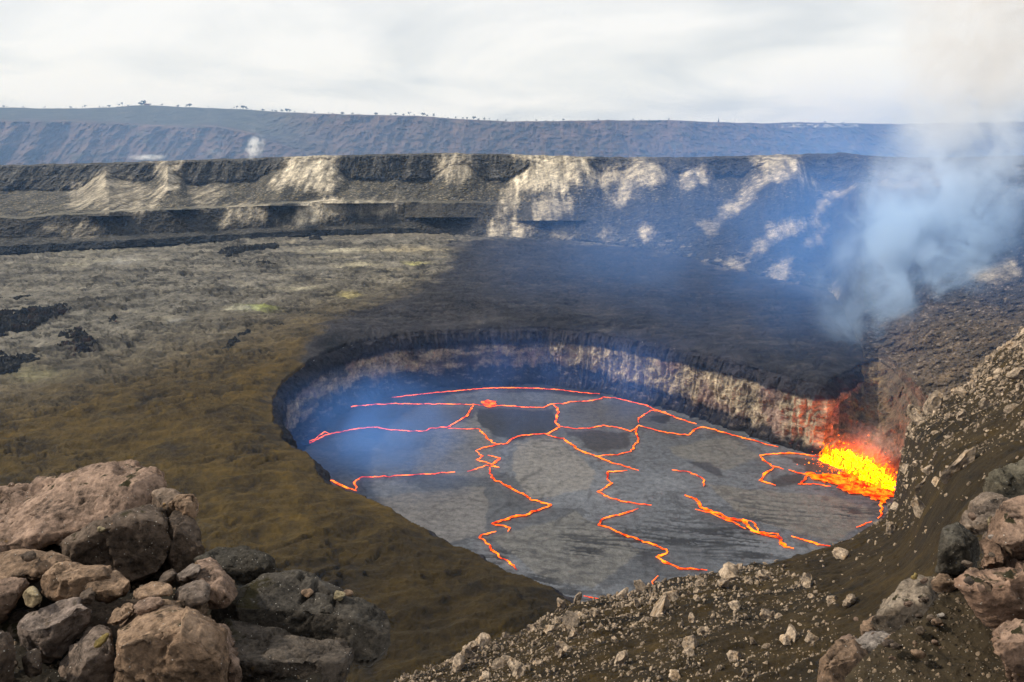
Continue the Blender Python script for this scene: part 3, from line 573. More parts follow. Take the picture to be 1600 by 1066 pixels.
# trees on the skyline
M_bark = rock_mat('bark', 0.5, 2, base=(0.09, 0.06, 0.04)); M_leaf = rock_mat('tree_leaves', 0.3, 1.2, (0.5, 1.6), base=(0.02, 0.035, 0.015))
def crown_mesh(name, seed, h, w, k=70):
    r = np.random.default_rng(seed); V = []; F = []
    lobes = [(A(r.normal() * w * 0.3, r.normal() * w * 0.3, h * (0.5 + 0.4 * r.random())), w * (0.25 + 0.25 * r.random())) for _ in range(5)]
    for i in range(k):
        c0, rr = lobes[i % 5]; d = r.normal(size=3); d /= np.linalg.norm(d); c = c0 + d * rr * r.random() ** 0.4 * A(1, 1, 0.75)
        a = r.normal(size=3); a /= np.linalg.norm(a); b = np.cross(a, r.normal(size=3)); b /= np.linalg.norm(b); s = w * 0.11 * (0.6 + r.random())
        q = len(V); V += [c + a * s, c + b * s * 0.8, c - a * s, c - b * s * 0.8]; F.append((q, q + 1, q + 2, q + 3))
    return np.array(V), np.array(F)
def trunk_mesh(h, r0):
    V = []; F = []
    for j in range(4):
        for a in range(6): V.append((math.cos(a * math.pi / 3) * r0 * (1 - j * 0.22) + 0.25 * math.sin(j * 1.7), math.sin(a * math.pi / 3) * r0 * (1 - j * 0.22), h * 0.7 * j / 3 - 0.5))
    for j in range(3):
        for a in range(6): F.append((j * 6 + a, j * 6 + (a + 1) % 6, (j + 1) * 6 + (a + 1) % 6, (j + 1) * 6 + a))
    return np.array(V), np.array(F)
protos = []
for i in range(5):
    h = 12; w = (9, 12, 7, 14, 10)[i]
    cv_, cf_ = crown_mesh('crown', 50 + i, h, w, 110); tv, tf = trunk_mesh(h, 0.55)
    protos.append((mesh_from('crown', cv_, cf_, M_leaf, link=False).data, mesh_from('trunk', tv, tf, M_bark, link=False).data))
for o in [o for o in bpy.data.objects if o.users == 0]: bpy.data.objects.remove(o)
tx = [4, 9, 34, 37, 67, 71, 110, 117, 128, 133, 155, 160, 166, 171, 178, 182, 186, 190, 194, 197, 201, 205, 217, 221, 226, 231, 236, 252, 277, 291, 296, 324, 331, 360, 365, 371, 375, 379, 384, 392, 398, 409, 424, 430, 441, 449, 460, 477, 491, 512, 520, 534, 549, 560, 575, 588, 600, 611, 617, 629, 640, 648, 659, 667, 678, 690, 700, 713, 722, 730, 739, 748, 757, 766, 778, 790, 806, 822, 838, 852, 866, 880, 893, 905, 920, 934, 950, 962, 975, 990, 1003, 1016, 1030, 1044, 1060, 1080, 1100, 1147, 1172, 1233, 1262, 1290, 1318]
rt = random.Random(4)
big = {133, 186, 190, 221, 226, 296, 371, 379, 449, 640, 659}
for k_, x_ in enumerate(tx):
    j = int(round((x_ + 400) / 2.5)); b = skyP[j]
    cm, tm_ = protos[rt.randrange(5)]
    t = bpy.data.objects.new('ridge_tree', None); COL.objects.link(t); t.location = (b[0] + rt.uniform(-2, 2), b[1] + 6, b[2] - 1.0)
    s = (1.45 if x_ in big else rt.choice((0.35, 0.45, 0.6, 0.75, 0.95))) * (1.0 if x_ < 800 else 0.75); t.scale = (s, s, s * rt.uniform(0.85, 1.2)); t.rotation_euler[2] = rt.uniform(0, 6.3)
    if x_ < 300: lb = 'small dark tree on the grassy high left end of the far skyline'
    elif x_ < 800: lb = 'small dark tree on the sloping middle stretch of the far skyline'
    else: lb = 'low dark shrubby tree on the flat right half of the far skyline'
    tag(t, lb, 'tree', {True: 'trees on the left skyline', False: 'trees along the middle skyline' if x_ < 800 else 'trees on the right skyline'}[x_ < 300])
    for nm, me in (('crown', cm), ('trunk', tm_)):
        c = bpy.data.objects.new(nm, me); COL.objects.link(c); c.parent = t
def box(V, F, lo, hi):
    k = len(V); (a, b, c), (d, e_, f) = lo, hi
    V += [(a, b, c), (d, b, c), (d, e_, c), (a, e_, c), (a, b, f), (d, b, f), (d, e_, f), (a, e_, f)]
    F += [(k, k + 3, k + 2, k + 1), (k + 4, k + 5, k + 6, k + 7), (k, k + 1, k + 5, k + 4), (k + 1, k + 2, k + 6, k + 5), (k + 2, k + 3, k + 7, k + 6), (k + 3, k, k + 4, k + 7)]
j = int(round((229 + 400) / 2.5)); b = skyP[j]
hb = bpy.data.objects.new('observatory_building', None); COL.objects.link(hb); hb.location = (b[0], b[1] - 3, b[2] - 1.5)
tag(hb, 'tiny reddish low building on the highest point of the left skyline', 'building')
V = []; F = []; box(V, F, (-11, -5, 0), (11, 5, 6)); mesh_from('wall', V, F, rock_mat('red_wall', 0.5, 2, base=(0.30, 0.12, 0.09)), parent=hb, smooth=False)
V = [(-12.5, -6.5, 6), (12.5, -6.5, 6), (12.5, 6.5, 6), (-12.5, 6.5, 6), (-12.5, 0, 9), (12.5, 0, 9)]
F = [(0, 1, 5, 4), (2, 3, 4, 5), (0, 3, 2, 1)]; mesh_from('roof', V, F, rock_mat('roof_sheet', 0.5, 2, base=(0.20, 0.08, 0.06)), parent=hb, smooth=False)
V = []; F = []
for wx in (-8, -3, 2, 7): box(V, F, (wx - 1.2, -5.12, 2), (wx + 1.2, -5.0, 4.4)); mesh_from('window', V, F, rock_mat('dark_glass', 0.5, 2, rough=0.3, base=(0.05, 0.06, 0.07)), parent=hb, smooth=False); V = []; F = []
j = int(round((1123 + 400) / 2.5)); b = skyP[j]
V = []; F = []
for zz_, r_ in ((0, 3.0), (7, 2.4), (12, 1.4), (17, 0.5)):
    for a in range(8): V.append((math.cos(a * math.pi / 4) * r_, math.sin(a * math.pi / 4) * r_, zz_))
for jj in range(3):
    for a in range(8): F.append((jj * 8 + a, jj * 8 + (a + 1) % 8, jj * 8 + 8 + (a + 1) % 8, jj * 8 + 8 + a))
o = mesh_from('pointed_tree', V, F, M_leaf); o.location = (b[0], b[1], b[2] - 1); tag(o, 'lone pointed dark tree sticking up from the flat skyline right of centre', 'tree')

# ------------------------------------------------------------------ dark lava mounds on the floor
def mound(name, poly, h, label, group=None, c=(0.03, 0.029, 0.026), rough=0.5, sc=5.0, soft=3.0, red=0.0):
    pw = pt(*np.array(poly, float).T, zplane(np.array(poly, float)[:, 1], FZ))[:, :2]
    lo, hi = pw.min(0) - 3, pw.max(0) + 3; nxx = min(420, int((hi[0] - lo[0]) / 0.45)); nyy = min(420, int((hi[1] - lo[1]) / 0.7))
    gx, gy = np.meshgrid(np.linspace(lo[0], hi[0], nxx), np.linspace(lo[1], hi[1], nyy)); q = np.stack([gx, gy, 0 * gx], -1)
    sd = poly_sd(gx, gy, pw) + fbm(q, sc * 2.4, 5, 0.7, 3) * sc * 2.6 + 0.5
    e_ = ss(sd, -4.0, soft + 5); e_ = e_ * (0.25 + 0.75 * ss(fbm(q, (sc * 1.5, sc * 0.9, sc), 4, 0.65, 8) + 0.14, -0.12, 0.12)); z = FZ - 3.0 + e_ * (2.9 + 0.7 * h) + e_ * (ridged(q, sc, 5, 0.65) * h * rough * 1.7 + fbm(q, sc * 0.4, 3, 0.6) * h * 0.5)
    q[..., 2] = z; keep = (e_ > 0.01)[:-1, :-1]
    cc_ = np.zeros(q.shape) + A(*c); cc_ = lerpc(cc_, A(0.12, 0.105, 0.085), ss(fbm(q, 3, 4, 0.65, 6), 0.15, 0.32) * 0.7); cc_ = lerpc(cc_, A(0.13, 0.05, 0.03), ss(fbm(q, 6, 3, .6, 16), 0.0, 0.3) * red)
    cen_ = A(pw[:, 0].mean(), pw[:, 1].mean(), FZ); o = grid(name, q - cen_, M_floor, cc_, keep=keep, smooth=False); o.location = cen_
    return tag(o, label, 'lava mound', group)
mound('lava_mound', [(-120, 480), (-20, 470), (60, 463), (60, 472), (10, 476), (-100, 500)], 2.0, 'long black lava mound at the left edge, farthest of the left pile')
mound('lava_mound', [(-100, 500), (0, 492), (70, 488), (95, 478), (118, 480), (122, 492), (115, 500), (75, 512), (60, 530), (0, 530), (-100, 545)], 3.6, 'broad broken black lava mound by the left edge, largest of the floor', red=0.2)
mound('lava_mound', [(80, 530), (115, 522), (148, 516), (150, 532), (172, 540), (150, 554), (110, 562), (80, 556)], 3.5, 'jagged black lava mound just right of the broad left pile', red=0.3)
mound('lava_mound', [(-100, 565), (0, 552), (30, 560), (90, 556), (70, 575), (30, 588), (0, 598), (-100, 610)], 3.0, 'low black lava mound at the left edge, nearest of the left pile')
mound('lava_mound', [(162, 503), (178, 496), (192, 498), (200, 508), (180, 513), (162, 510)], 3.4, 'small isolated reddish black lava mound on the open left floor', red=0.7, sc=3)
mound('lava_ridge', [(332, 400), (352, 392), (385, 390), (430, 386), (444, 384), (440, 391), (400, 396), (368, 404), (352, 412), (348, 404)], 3.6, 'crooked dark pressure ridge on the far floor', sc=4)
mound('lava_ridge', [(356, 409), (380, 412), (425, 411), (455, 418), (430, 420), (380, 416), (350, 416)], 2.4, 'thin dark pressure ridge just in front of the crooked one', sc=4)
mound('lava_mound', [(478, 380), (490, 374), (500, 374), (508, 380), (480, 382)], 4.5, 'small dark hump at the foot of the far wall', sc=4)
mound('lava_mound', [(340, 545), (350, 532), (372, 524), (400, 518), (408, 524), (385, 532), (375, 550), (360, 562), (345, 560)], 2.8, 'ragged black lava outcrop on the floor left of the pit', sc=4)
mound('lava_ridge', [(408, 520), (430, 510), (460, 504), (500, 492), (540, 476), (548, 480), (505, 500), (455, 514), (420, 524)], 2.2, 'long dark broken ridge running from the black outcrop towards the pit', sc=4)

# ------------------------------------------------------------------ debris cone behind the fountain
px = np.arange(1256, 1520, 1.0); NV = 190; tt = np.linspace(0, 1, NV)[:, None]
yb = ip(px, [(1256, 702), (1290, 706), (1340, 722), (1395, 752), (1420, 800), (1520, 880)]); yt = ip(px, [(1256, 699), (1275, 672), (1290, 648), (1310, 610), (1326, 578), (1335, 571), (1350, 562), (1370, 557), (1385, 566), (1420, 590), (1460, 640), (1520, 700)])
zb = zplane(yb, 0.0); yt = np.where(px > 1350, ip(px, lineB) - 2, yt); zt = np.where(px > 1345, zplane(yt, FZ) + 1, ip(px, [(1256, 296), (1290, 294), (1310, 300), (1330, 309), (1345, 318)]))
PYg = yb + 5 + (yt - yb - 5) * tt; PXg = np.repeat(px[None], NV, 0)
ZC = 1 / (1 / zb + (1 / zt - 1 / zb) * tt ** 0.9)
P0 = pt(PXg, PYg, ZC); gv = ridged(np.stack([P0[..., 0] - 0.5 * P0[..., 2], P0[..., 1] * 0.4, P0[..., 2] * 0.3], -1), 7, 4, 0.6)
P = pt(PXg, PYg, ZC - ss(tt, 0, 0.08) * ss(1 - tt, -0.02, 0.12) * (gv * 1.6 + fbm(P0, 9, 5, 0.65, 4) * 5 + np.abs(fbm(P0, 2.5, 4, 0.65, 4)) * 2.0))
col = np.zeros(P.shape) + A(0.26, 0.19, 0.115)
col = lerpc(col, A(0.40, 0.27, 0.12), ss(fbm(P0, 9, 4, 0.6, 2), 0.0, 0.35)); col = lerpc(col, A(0.07, 0.055, 0.045), ss(fbm(P0 * A(1, 1, 1.6), 6, 5, 0.65, 12), 0.05, 0.3) * 0.8)
col = lerpc(col, A(0.19, 0.14, 0.095), ss(PXg, 1365, 1400)); col = lerpc(col, A(0.05, 0.045, 0.04), ss(0.14 - tt, 0, 0.08) * ss(1330 - PXg, 0, 30))
tag(grid('debris_cone', P, M_wall, col), kind='structure')

# ------------------------------------------------------------------ near slope
E = A(*[(430, 1230, 70), (480, 1185, 75), (560, 1110, 82), (640, 1058, 90), (700, 1034, 96), (800, 992, 104), (870, 958, 110), (900, 941, 113), (950, 932, 116), (1020, 916, 118), (1060, 905, 119), (1100, 898, 120), (1200, 886, 124), (1300, 857, 132), (1340, 838, 136), (1380, 813, 140), (1397, 785, 146), (1401, 745, 152), (1411, 703, 160), (1419, 664, 166), (1445, 643, 172), (1480, 622, 180), (1510, 602, 188), (1540, 565, 200), (1570, 541, 208), (1600, 517, 218), (1700, 440, 250), (1880, 340, 300)])
Nn_ = A(*[(600, 1330, 50), (640, 1300, 50), (720, 1260, 50), (800, 1240, 50), (860, 1230, 49), (950, 1210, 48), (1000, 1200, 47), (1030, 1195, 47), (1070, 1190, 46), (1120, 1180, 45), (1140, 1175, 45), (1170, 1170, 44), (1260, 1150, 42), (1350, 1120, 40), (1400, 1100, 39), (1460, 1065, 38), (1510, 1020, 38), (1550, 985, 38), (1590, 955, 38), (1630, 930, 38), (1660, 905, 38), (1700, 880, 38), (1735, 855, 39), (1765, 830, 40), (1790, 810, 40), (1820, 790, 41), (1950, 730, 44), (2200, 660, 50)])
Ew, Nw = pt(E[:, 0], E[:, 1], E[:, 2]), pt(Nn_[:, 0], Nn_[:, 1], Nn_[:, 2])
L_ = np.r_[0, np.cumsum(np.linalg.norm(np.diff(E[:, :2], axis=0), axis=1))]; un = np.linspace(0, L_[-1], 950)
Ei = np.stack([np.interp(un, L_, Ew[:, k]) for k in range(3)], -1); Ni = np.stack([np.interp(un, L_, Nw[:, k]) for k in range(3)], -1)
Epx = np.interp(un, L_, E[:, 0]); Epy = np.interp(un, L_, E[:, 1])
ts = np.linspace(0, 1, 420) ** 1.25; T_ = ts[:, None, None]
SL = Ei[None] * (1 - T_) + Ni[None] * T_
Q = SL * A(1, 1, 0.3)
jag = fbm(np.stack([SL[0, :, 0], SL[0, :, 1], 0 * un], -1), 7, 4, 0.65)
str_ = np.stack([Q[..., 0] * 0.8 + Q[..., 1] * 0.35, Q[..., 1] * 0.9 - Q[..., 0] * 0.3, Q[..., 2]], -1)
dz = ridged(str_, (16, 5, 6), 4, 0.5) * 1.0 + fbm(Q, 22, 3) * 1.8 + ridged(str_, (4, 1.6, 2), 3, 0.6, 7) * 0.35 + fbm(Q, (3, 3, 2), 4, 0.7, 3) * 0.5
SL[..., 2] += dz * (0.35 + 0.65 * ss(ts, 0, 0.12))[:, None] + (jag * 1.6 * (1 - ss(ts, 0, 0.05))[:, None] if True else 0)
away = Ei[:, :2] / np.linalg.norm(Ei[:, :2], axis=1)[:, None]
sk = []
for q_ in np.linspace(1, 0.02, 44):
    dd, zz_ = 11 * q_ ** 0.75, -60 * q_ ** 1.15
    r_ = SL[0].copy(); r_[:, :2] += away * dd; r_[:, 2] = np.maximum(SL[0][:, 2] + zz_, -3)
    r_[:, :2] += away * ((fbm(r_, 7, 5, 0.65, 3) * 5 + ridged(r_, 4, 3, 0.6, 8) * 1.0) * min(1, q_ * 8))[:, None]; sk.append(r_)
Pn = np.concatenate([np.array(sk), SL], 0)
spx, spy, szc = to_px(Pn)
col = np.zeros(Pn.shape) + A(0.038, 0.024, 0.0065)
Qn = Pn * A(1, 1, 0.3)
col *= (1 + 0.6 * fbm(Qn, (12, 5, 5), 4, 0.6, 5))[..., None]
col = lerpc(col, A(0.066, 0.041, 0.010), ss(fbm(Qn, (20, 9, 9), 4, 0.6, 9), 0.0, 0.4) * 0.7); col = lerpc(col, A(0.012, 0.009, 0.004), ss(fbm(Qn, (14, 4, 4), 5, 0.7, 15), 0.08, 0.3) * 0.7)
skf = np.zeros(Pn.shape[:2]); skf[:44] = 1; col = lerpc(col, A(0.16, 0.13, 0.10), skf * ss(fbm(Pn, 4, 5, 0.7, 51), 0.0, 0.25) * 0.7)
pal = ss(poly_sd(spx, spy, [(1396, 735), (1425, 730), (1430, 790), (1405, 815), (1385, 815)]), -6, 6); col = lerpc(col, A(0.30, 0.25, 0.2), pal * 0.0 * ss(fbm(Pn, 3, 3), -0.2, 0.2))
tag(grid('ash_slope', Pn, M_ash, col), kind='structure')
SPX, SPY, SZC = to_px(SL)

# ------------------------------------------------------------------ boulders on the slope
def ico(sub):
    bm = bmesh.new(); bmesh.ops.create_icosphere(bm, subdivisions=sub, radius=1.0)
    V = np.array([v.co[:] for v in bm.verts]); F = np.array([[v.index for v in f.verts] for f in bm.faces]); bm.free(); return V, F
def boulder(seed, sub=4, scoop=True):
    r = np.random.default_rng(seed); V, F = ico(sub); V = V * (A(1, 0.8, 0.75) * (0.8 + 0.4 * r.random(3)))
    for k in range(16):
        nn = r.normal(size=3); nn /= np.linalg.norm(nn); h = 0.30 + 0.32 * r.random(); d = V @ nn - h; V = V - np.maximum(d, 0)[:, None] * nn
    if scoop:
        for k in range(3):
            nn = r.normal(size=3); nn[2] = abs(nn[2]) * 0.6; nn[1] -= 0.5; nn /= np.linalg.norm(nn); c = nn * 0.62; rr = 0.26 + 0.2 * r.random(); d = V - c; L = np.linalg.norm(d, axis=1)
            m_ = L < rr; V[m_] = c + d[m_] / (L[m_][:, None] + 1e-6) * rr
    V = V * A(1, 0.75 + 0.4 * r.random(), 0.8 + 0.7 * r.random()); V = V * (1 + 0.22 * fbm(V, 0.35, 4, 0.65, seed)[:, None]); V[:, 2] -= V[:, 2].min() + 0.24
    b = A(0.43, 0.33, 0.235) * (0.8 + 0.4 * r.random()); c = np.zeros(V.shape) + b
    c = lerpc(c, A(0.36, 0.22, 0.10), ss(fbm(V, 0.8, 3, 0.6, seed + 9), 0.1, 0.35) * 0.5)
    return V, F, c
bm_ = []
for i in range(12):
    V, F, c = boulder(200 + i); o = mesh_from('boulder', V, F, M_boulder, c, smooth=False, link=False); bm_.append(o.data); bpy.data.objects.remove(o)
small = [boulder(300 + i, 2, True) for i in range(8)]
visible_ = (SPY < 1075) & (SPX < 1610) & (SPX > 600)
from_grid = np.argwhere(visible_)
FG_right = [(1270, 1100), (1283, 1030), (1330, 995), (1365, 950), (1417, 905), (1462, 900), (1465, 830), (1510, 815), (1520, 780), (1540, 745), (1640, 690), (1700, 1100)]
rb = np.random.default_rng(11)
def zone_density(x, y):
    d = 0.0
    if poly_sd(np.array([x]), np.array([y]), [(620, 1066), (700, 1030), (800, 985), (870, 950), (950, 925), (1050, 900), (1160, 888), (1240, 900), (1330, 960), (1300, 1000), (1250, 1080), (620, 1080)])[0] > -4: d = 1.0
    if poly_sd(np.array([x]), np.array([y]), [(1425, 645), (1480, 615), (1540, 560), (1610, 500), (1610, 690), (1540, 710), (1480, 700), (1425, 680)])[0] > -4: d = 1.4
    if poly_sd(np.array([x]), np.array([y]), [(1405, 700), (1500, 700), (1480, 780), (1400, 830), (1390, 790)])[0] > 0: d = max(d, 0.35)
    if d == 0: d = 0.12
    return d
def add_b(p, s, label, group=None, me=None, tilt=None, sc=None):
    o = bpy.data.objects.new('boulder', me or bm_[rb.integers(12)]); COL.objects.link(o); o.location = p
    o.rotation_euler = tilt or (rb.normal() * 0.3, rb.normal() * 0.3, rb.random() * 6.28); o.scale = sc or (s, s * rb.uniform(0.8, 1.1), s * rb.uniform(0.75, 1.15))
    return tag(o, label, 'boulder', group)
def slope_at(x, y):
    d = (SPX - x) ** 2 + (SPY - y) ** 2; i, j_ = np.unravel_index(np.argmin(d), d.shape); return SL[i, j_], SZC[i, j_]
feat = [((1484, 748), 24, 'tall split pale boulder standing alone on the right ash slope'), ((1437, 766), 14, 'pale angular boulder left of and below the tall split one'),
 ((1135, 908), 17, 'pale boulder with an orange side on the near rim of the lake'), ((1025, 963), 17, 'whitish leaning boulder on the rubble in front of the lake'),
 ((1051, 935), 13, 'pale flat slab resting high on the near rim under the lake'), ((894, 980), 14, 'pale hollowed boulder on the lower left rim of the rubble'),
 ((716, 1042), 15, 'big tan boulder at the lower left end of the rubble slope'), ((735, 1026), 9, 'rounded boulder just above the big tan one at lower left'),
 ((1327, 942), 11, 'tan wedge boulder alone on the smooth ash below the lake'), ((1298, 944), 9, 'grey slab beside the tan wedge boulder'),
 ((1314, 872), 9, 'pale boulder on the bare slope just under the right shore'), ((1394, 832), 8, 'thin grey stone on the bare ash below the right shore'),
 ((878, 1018), 12, 'wide tan boulder low in the rubble, left of centre'), ((1240, 1000), 16, 'big brown boulder at the right end of the bottom rubble'), ((1456, 645), 14, 'pale boulder on the very corner of the right cliff top'),
 ((1198, 965), 11, 'pale boulder on the right half of the bottom rubble'), ((805, 1045), 12, 'orange tinted boulder near the bottom edge of the rubble')]
for (q, r_, lb) in feat:
    p, z = slope_at(*q); s = r_ * z / FP / 0.62
    add_b(p, s, lb, sc=((s * 0.6, s * 0.5, s * 1.25) if 'tall' in lb or 'leaning' in lb else None), tilt=((0.1, 0.5, 0.3) if 'leaning' in lb or 'tall split' in lb else None))
CL = 0.3 + 0.7 * ss(fbm(SL * A(1, 1, 0.4), 7, 4, 0.65, 88), -0.15, 0.15)
cnt = 0; smallV = []; smallF = []; smallC = []; off = 0; tries = 0; nsm = 0
while (cnt < 270 or nsm < 9000) and tries < 220000:
    tries += 1; i, j_ = from_grid[rb.integers(len(from_grid))]; x, y = SPX[i, j_], SPY[i, j_]
    p, z = SL[i, j_], SZC[i, j_]
    if rb.random() > CL[i, j_]: continue
    if rb.random() > zone_density(x, y) / 1.5: continue
    if cnt < 270 and rb.random() < 0.09:
        if poly_sd(np.array([x]), np.array([y]), FG_right)[0] > 4: continue
        if zone_density(x, y) < 0.3 and rb.random() < 0.5: continue
        s = (2.6 + 8 * rb.random() ** 3.0) * z / FP / 0.62 * 1.15
        szw = 'tiny' if s * 0.62 / z * FP < 5 else 'small' if s * 0.62 / z * FP < 7.5 else 'large'
        if y < 720: lb, gr = f"{szw} pale boulder in the dense rubble of the {'rear' if y < 600 else 'lower'} upper right slope", f"{szw} boulders on the {'rear' if y < 600 else 'lower'} upper right slope"
        elif zone_density(x, y) > 0.9: lb, gr = f"{szw} tan boulder in the {'left' if x < 860 else 'middle' if x < 1080 else 'right'} third of the rubble along the bottom", f"{szw} boulders in the bottom rubble, {'left' if x < 860 else 'middle' if x < 1080 else 'right'}"
        elif False: lb, gr = 'pale angular boulder among the dense rubble on the upper right slope', 'boulders on the upper right slope'
        else: lb, gr = f'{szw} grey boulder scattered on the smooth ash of the right slope', f'{szw} boulders on the smooth ash'
        add_b(p, s, lb, gr); cnt += 1
    elif nsm < 9000:
        V, F, c = small[rb.integers(8)]; s = (0.7 + 2.6 * rb.random() ** 2.6) * z / FP / 0.62; p = p - A(0, 0, s * 0.15); a = rb.random() * 6.28
        Rm = A([math.cos(a), -math.sin(a), 0], [math.sin(a), math.cos(a), 0], [0, 0, 1]); smallV.append(V @ Rm.T * s * A(1, 1, rb.uniform(0.6, 1.2)) + p); smallF.append(F + off); smallC.append(c * rb.uniform(0.5, 1.1)); off += len(V); nsm += 1
o = mesh_from('rubble', np.concatenate(smallV), np.concatenate(smallF), M_boulder, np.concatenate(smallC), smooth=False)
tag(o, 'small stones and gravel strewn over the dark ash slope', 'rubble', kind='stuff')

# ------------------------------------------------------------------ foreground rocks
def hull_rock(name, outline, z0, ridge, thick, label, cat='rock', tint=(0.30, 0.225, 0.18), mat=None, vox=0.02, amp=0.05, ktop=1.9, kfront=0.25, seed=0, jag=1.0, extra=()):
    o = np.array(outline, float); o = o.mean(0) + (o - o.mean(0)) * (1.13 if o[:, 0].mean() < 620 else 1.07); rx = np.array(sorted(ridge), float); pts = []
    def dep(x, y):
        ry = np.interp(x, rx[:, 0], rx[:, 1])
        return z0 + (ktop * (ry - y) if y < ry else kfront * (y - ry)) * z0 / FP
    cxy = o.mean(0); dm = 0
    for x, y in o:
        d = dep(x, y); pts.append(pt(x, y, d)); dm = max(dm, d)
    for x, y in ridge: pts.append(pt(x, y, z0))
    for e3 in extra: pts.append(pt(*e3))
    for x, y in o:
        x2, y2 = cxy + (A(x, y) - cxy) * 0.86; d = max(dep(x, y), z0) + thick; k = d / dep(x, y)
        # keep the world position behind the outline, so the back cannot stick out of the silhouette
        pts.append(pt(x2, y2 + 2, d))
    bm = bmesh.new(); vs = [bm.verts.new(p) for p in pts]; r = bmesh.ops.convex_hull(bm, input=vs)
    bmesh.ops.delete(bm, geom=[g_ for g_ in r['geom_interior'] if isinstance(g_, bmesh.types.BMVert)], context='VERTS')
    me = bpy.data.meshes.new('tmp'); bm.to_mesh(me); bm.free()
    ob = bpy.data.objects.new('tmp', me); COL.objects.link(ob)
    md = ob.modifiers.new('r', 'REMESH'); md.mode = 'VOXEL'; md.voxel_size = vox
    dg = bpy.context.evaluated_depsgraph_get(); m2 = bpy.data.meshes.new_from_object(ob.evaluated_get(dg), depsgraph=dg)
    n = len(m2.vertices); V = np.empty(n * 3, np.float32); m2.vertices.foreach_get('co', V); V = V.reshape(-1, 3).astype(float)
    Nv = np.empty(n * 3, np.float32); m2.vertices.foreach_get('normal', Nv); Nv = Nv.reshape(-1, 3).astype(float)
    E2 = np.empty(len(m2.edges) * 2, np.int32); m2.edges.foreach_get('vertices', E2); E2 = E2.reshape(-1, 2)
    for it in range(1):                                     # soften the voxel steps
        s_ = np.zeros_like(V); c_ = np.zeros(n)
        for a_ in (0, 1):
            for k_ in range(3): s_[:, k_] += np.bincount(E2[:, a_], V[E2[:, 1 - a_], k_], n)
            c_ += np.bincount(E2[:, a_], minlength=n)
        V = V * 0.4 + s_ / c_[:, None] * 0.6
    rp2 = np.random.default_rng(seed + 900); cc0 = V.mean(0)
    thn = float(np.min(V.max(0) - V.min(0)))
    for kk in range(34):
        nn = rp2.normal(size=3); nn /= np.linalg.norm(nn); pr = (V - cc0) @ nn; d_ = pr - (pr.max() - thn * rp2.uniform(0.015, 0.10)); V = V - np.maximum(d_, 0)[:, None] * nn * 0.97
    big_ = fbm(V, 0.9, 3, 0.5, seed); ter = perlin(V / 0.33 + seed); ter = np.floor(ter * 3 + 0.5 * fbm(V, 0.1, 2)) / 3
    crk = np.exp(-(perlin(V * A(1, 1, 1.8) / 0.55 + seed + 3 + 0.25 * np.stack([fbm(V, 0.12, 3)] * 3, -1)) / 0.022) ** 2) * (perlin(V / 0.8 + 40 + seed) > 0.05)
    pit = np.maximum(0, -fbm(V, 0.06, 3, 0.6, seed + 7) - 0.05)
    rs = np.random.default_rng(seed + 500); lo_, hi_ = V.min(0), V.max(0); size = float(np.max(hi_ - lo_)); fac = np.zeros(n)
    Vw = V + 0.05 * np.stack([fbm(V, 0.2, 3), fbm(V, 0.2, 3, 0.5, 4), fbm(V, 0.2, 3, 0.5, 8)], -1)
    for cell, am in ((0.38, 0.16), (0.14, 0.14)):
        cell = max(cell, size / 14); ns_ = int(min(260, max(8, np.prod((hi_ - lo_) / cell) * 0.8))); sd_ = lo_ + rs.random((ns_, 3)) * (hi_ - lo_); nm_ = rs.normal(size=(ns_, 3)); nm_ /= np.linalg.norm(nm_, axis=1)[:, None]
        ix = np.empty(n, int)
        for k0 in range(0, n, 20000): ix[k0:k0 + 20000] = ((Vw[k0:k0 + 20000, None, :] - sd_[None]) ** 2).sum(-1).argmin(1)
        fac += am * np.clip(((V - sd_[ix]) * nm_[ix]).sum(-1), -cell, 0.25 * cell) * min(1.0, size / 0.8) + am * 0.25 * cell * (rs.random(ns_)[ix] - 0.5)
    d = fac * jag * min(1.0, amp / 0.04) + amp * (big_ * 0.2 + 0.25 * ter + 0.22 * ridged(V, 0.16, 5, 0.75, seed)) * jag - 0.05 * crk - 0.06 * pit * jag + 0.014 * fbm(V, 0.09, 5, 0.75, 9)
    V = V + Nv * d[:, None]
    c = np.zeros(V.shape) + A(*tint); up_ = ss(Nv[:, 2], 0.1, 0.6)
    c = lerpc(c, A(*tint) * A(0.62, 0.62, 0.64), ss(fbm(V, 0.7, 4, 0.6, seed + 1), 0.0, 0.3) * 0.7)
    c = lerpc(c, A(*tint) * A(0.55, 0.5, 0.45), (1 - up_) * 0.65)  # sides darker than upward faces: shading put into the rock colour
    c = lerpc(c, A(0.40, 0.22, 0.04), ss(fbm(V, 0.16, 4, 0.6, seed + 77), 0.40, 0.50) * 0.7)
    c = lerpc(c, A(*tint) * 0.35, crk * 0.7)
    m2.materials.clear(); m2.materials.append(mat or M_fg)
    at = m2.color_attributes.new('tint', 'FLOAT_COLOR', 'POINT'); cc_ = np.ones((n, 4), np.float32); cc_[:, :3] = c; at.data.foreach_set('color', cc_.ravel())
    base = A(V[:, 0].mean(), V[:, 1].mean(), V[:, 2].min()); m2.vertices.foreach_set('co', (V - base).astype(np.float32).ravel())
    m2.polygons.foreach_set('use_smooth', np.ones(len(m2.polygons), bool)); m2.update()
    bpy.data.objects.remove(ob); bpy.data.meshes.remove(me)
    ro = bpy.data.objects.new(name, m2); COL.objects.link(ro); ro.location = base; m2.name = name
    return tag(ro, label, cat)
PK = (0.33, 0.225, 0.165); GR = (0.165, 0.122, 0.092); DK = (0.085, 0.075, 0.06); WM = (0.35, 0.235, 0.155)
hr = hull_rock
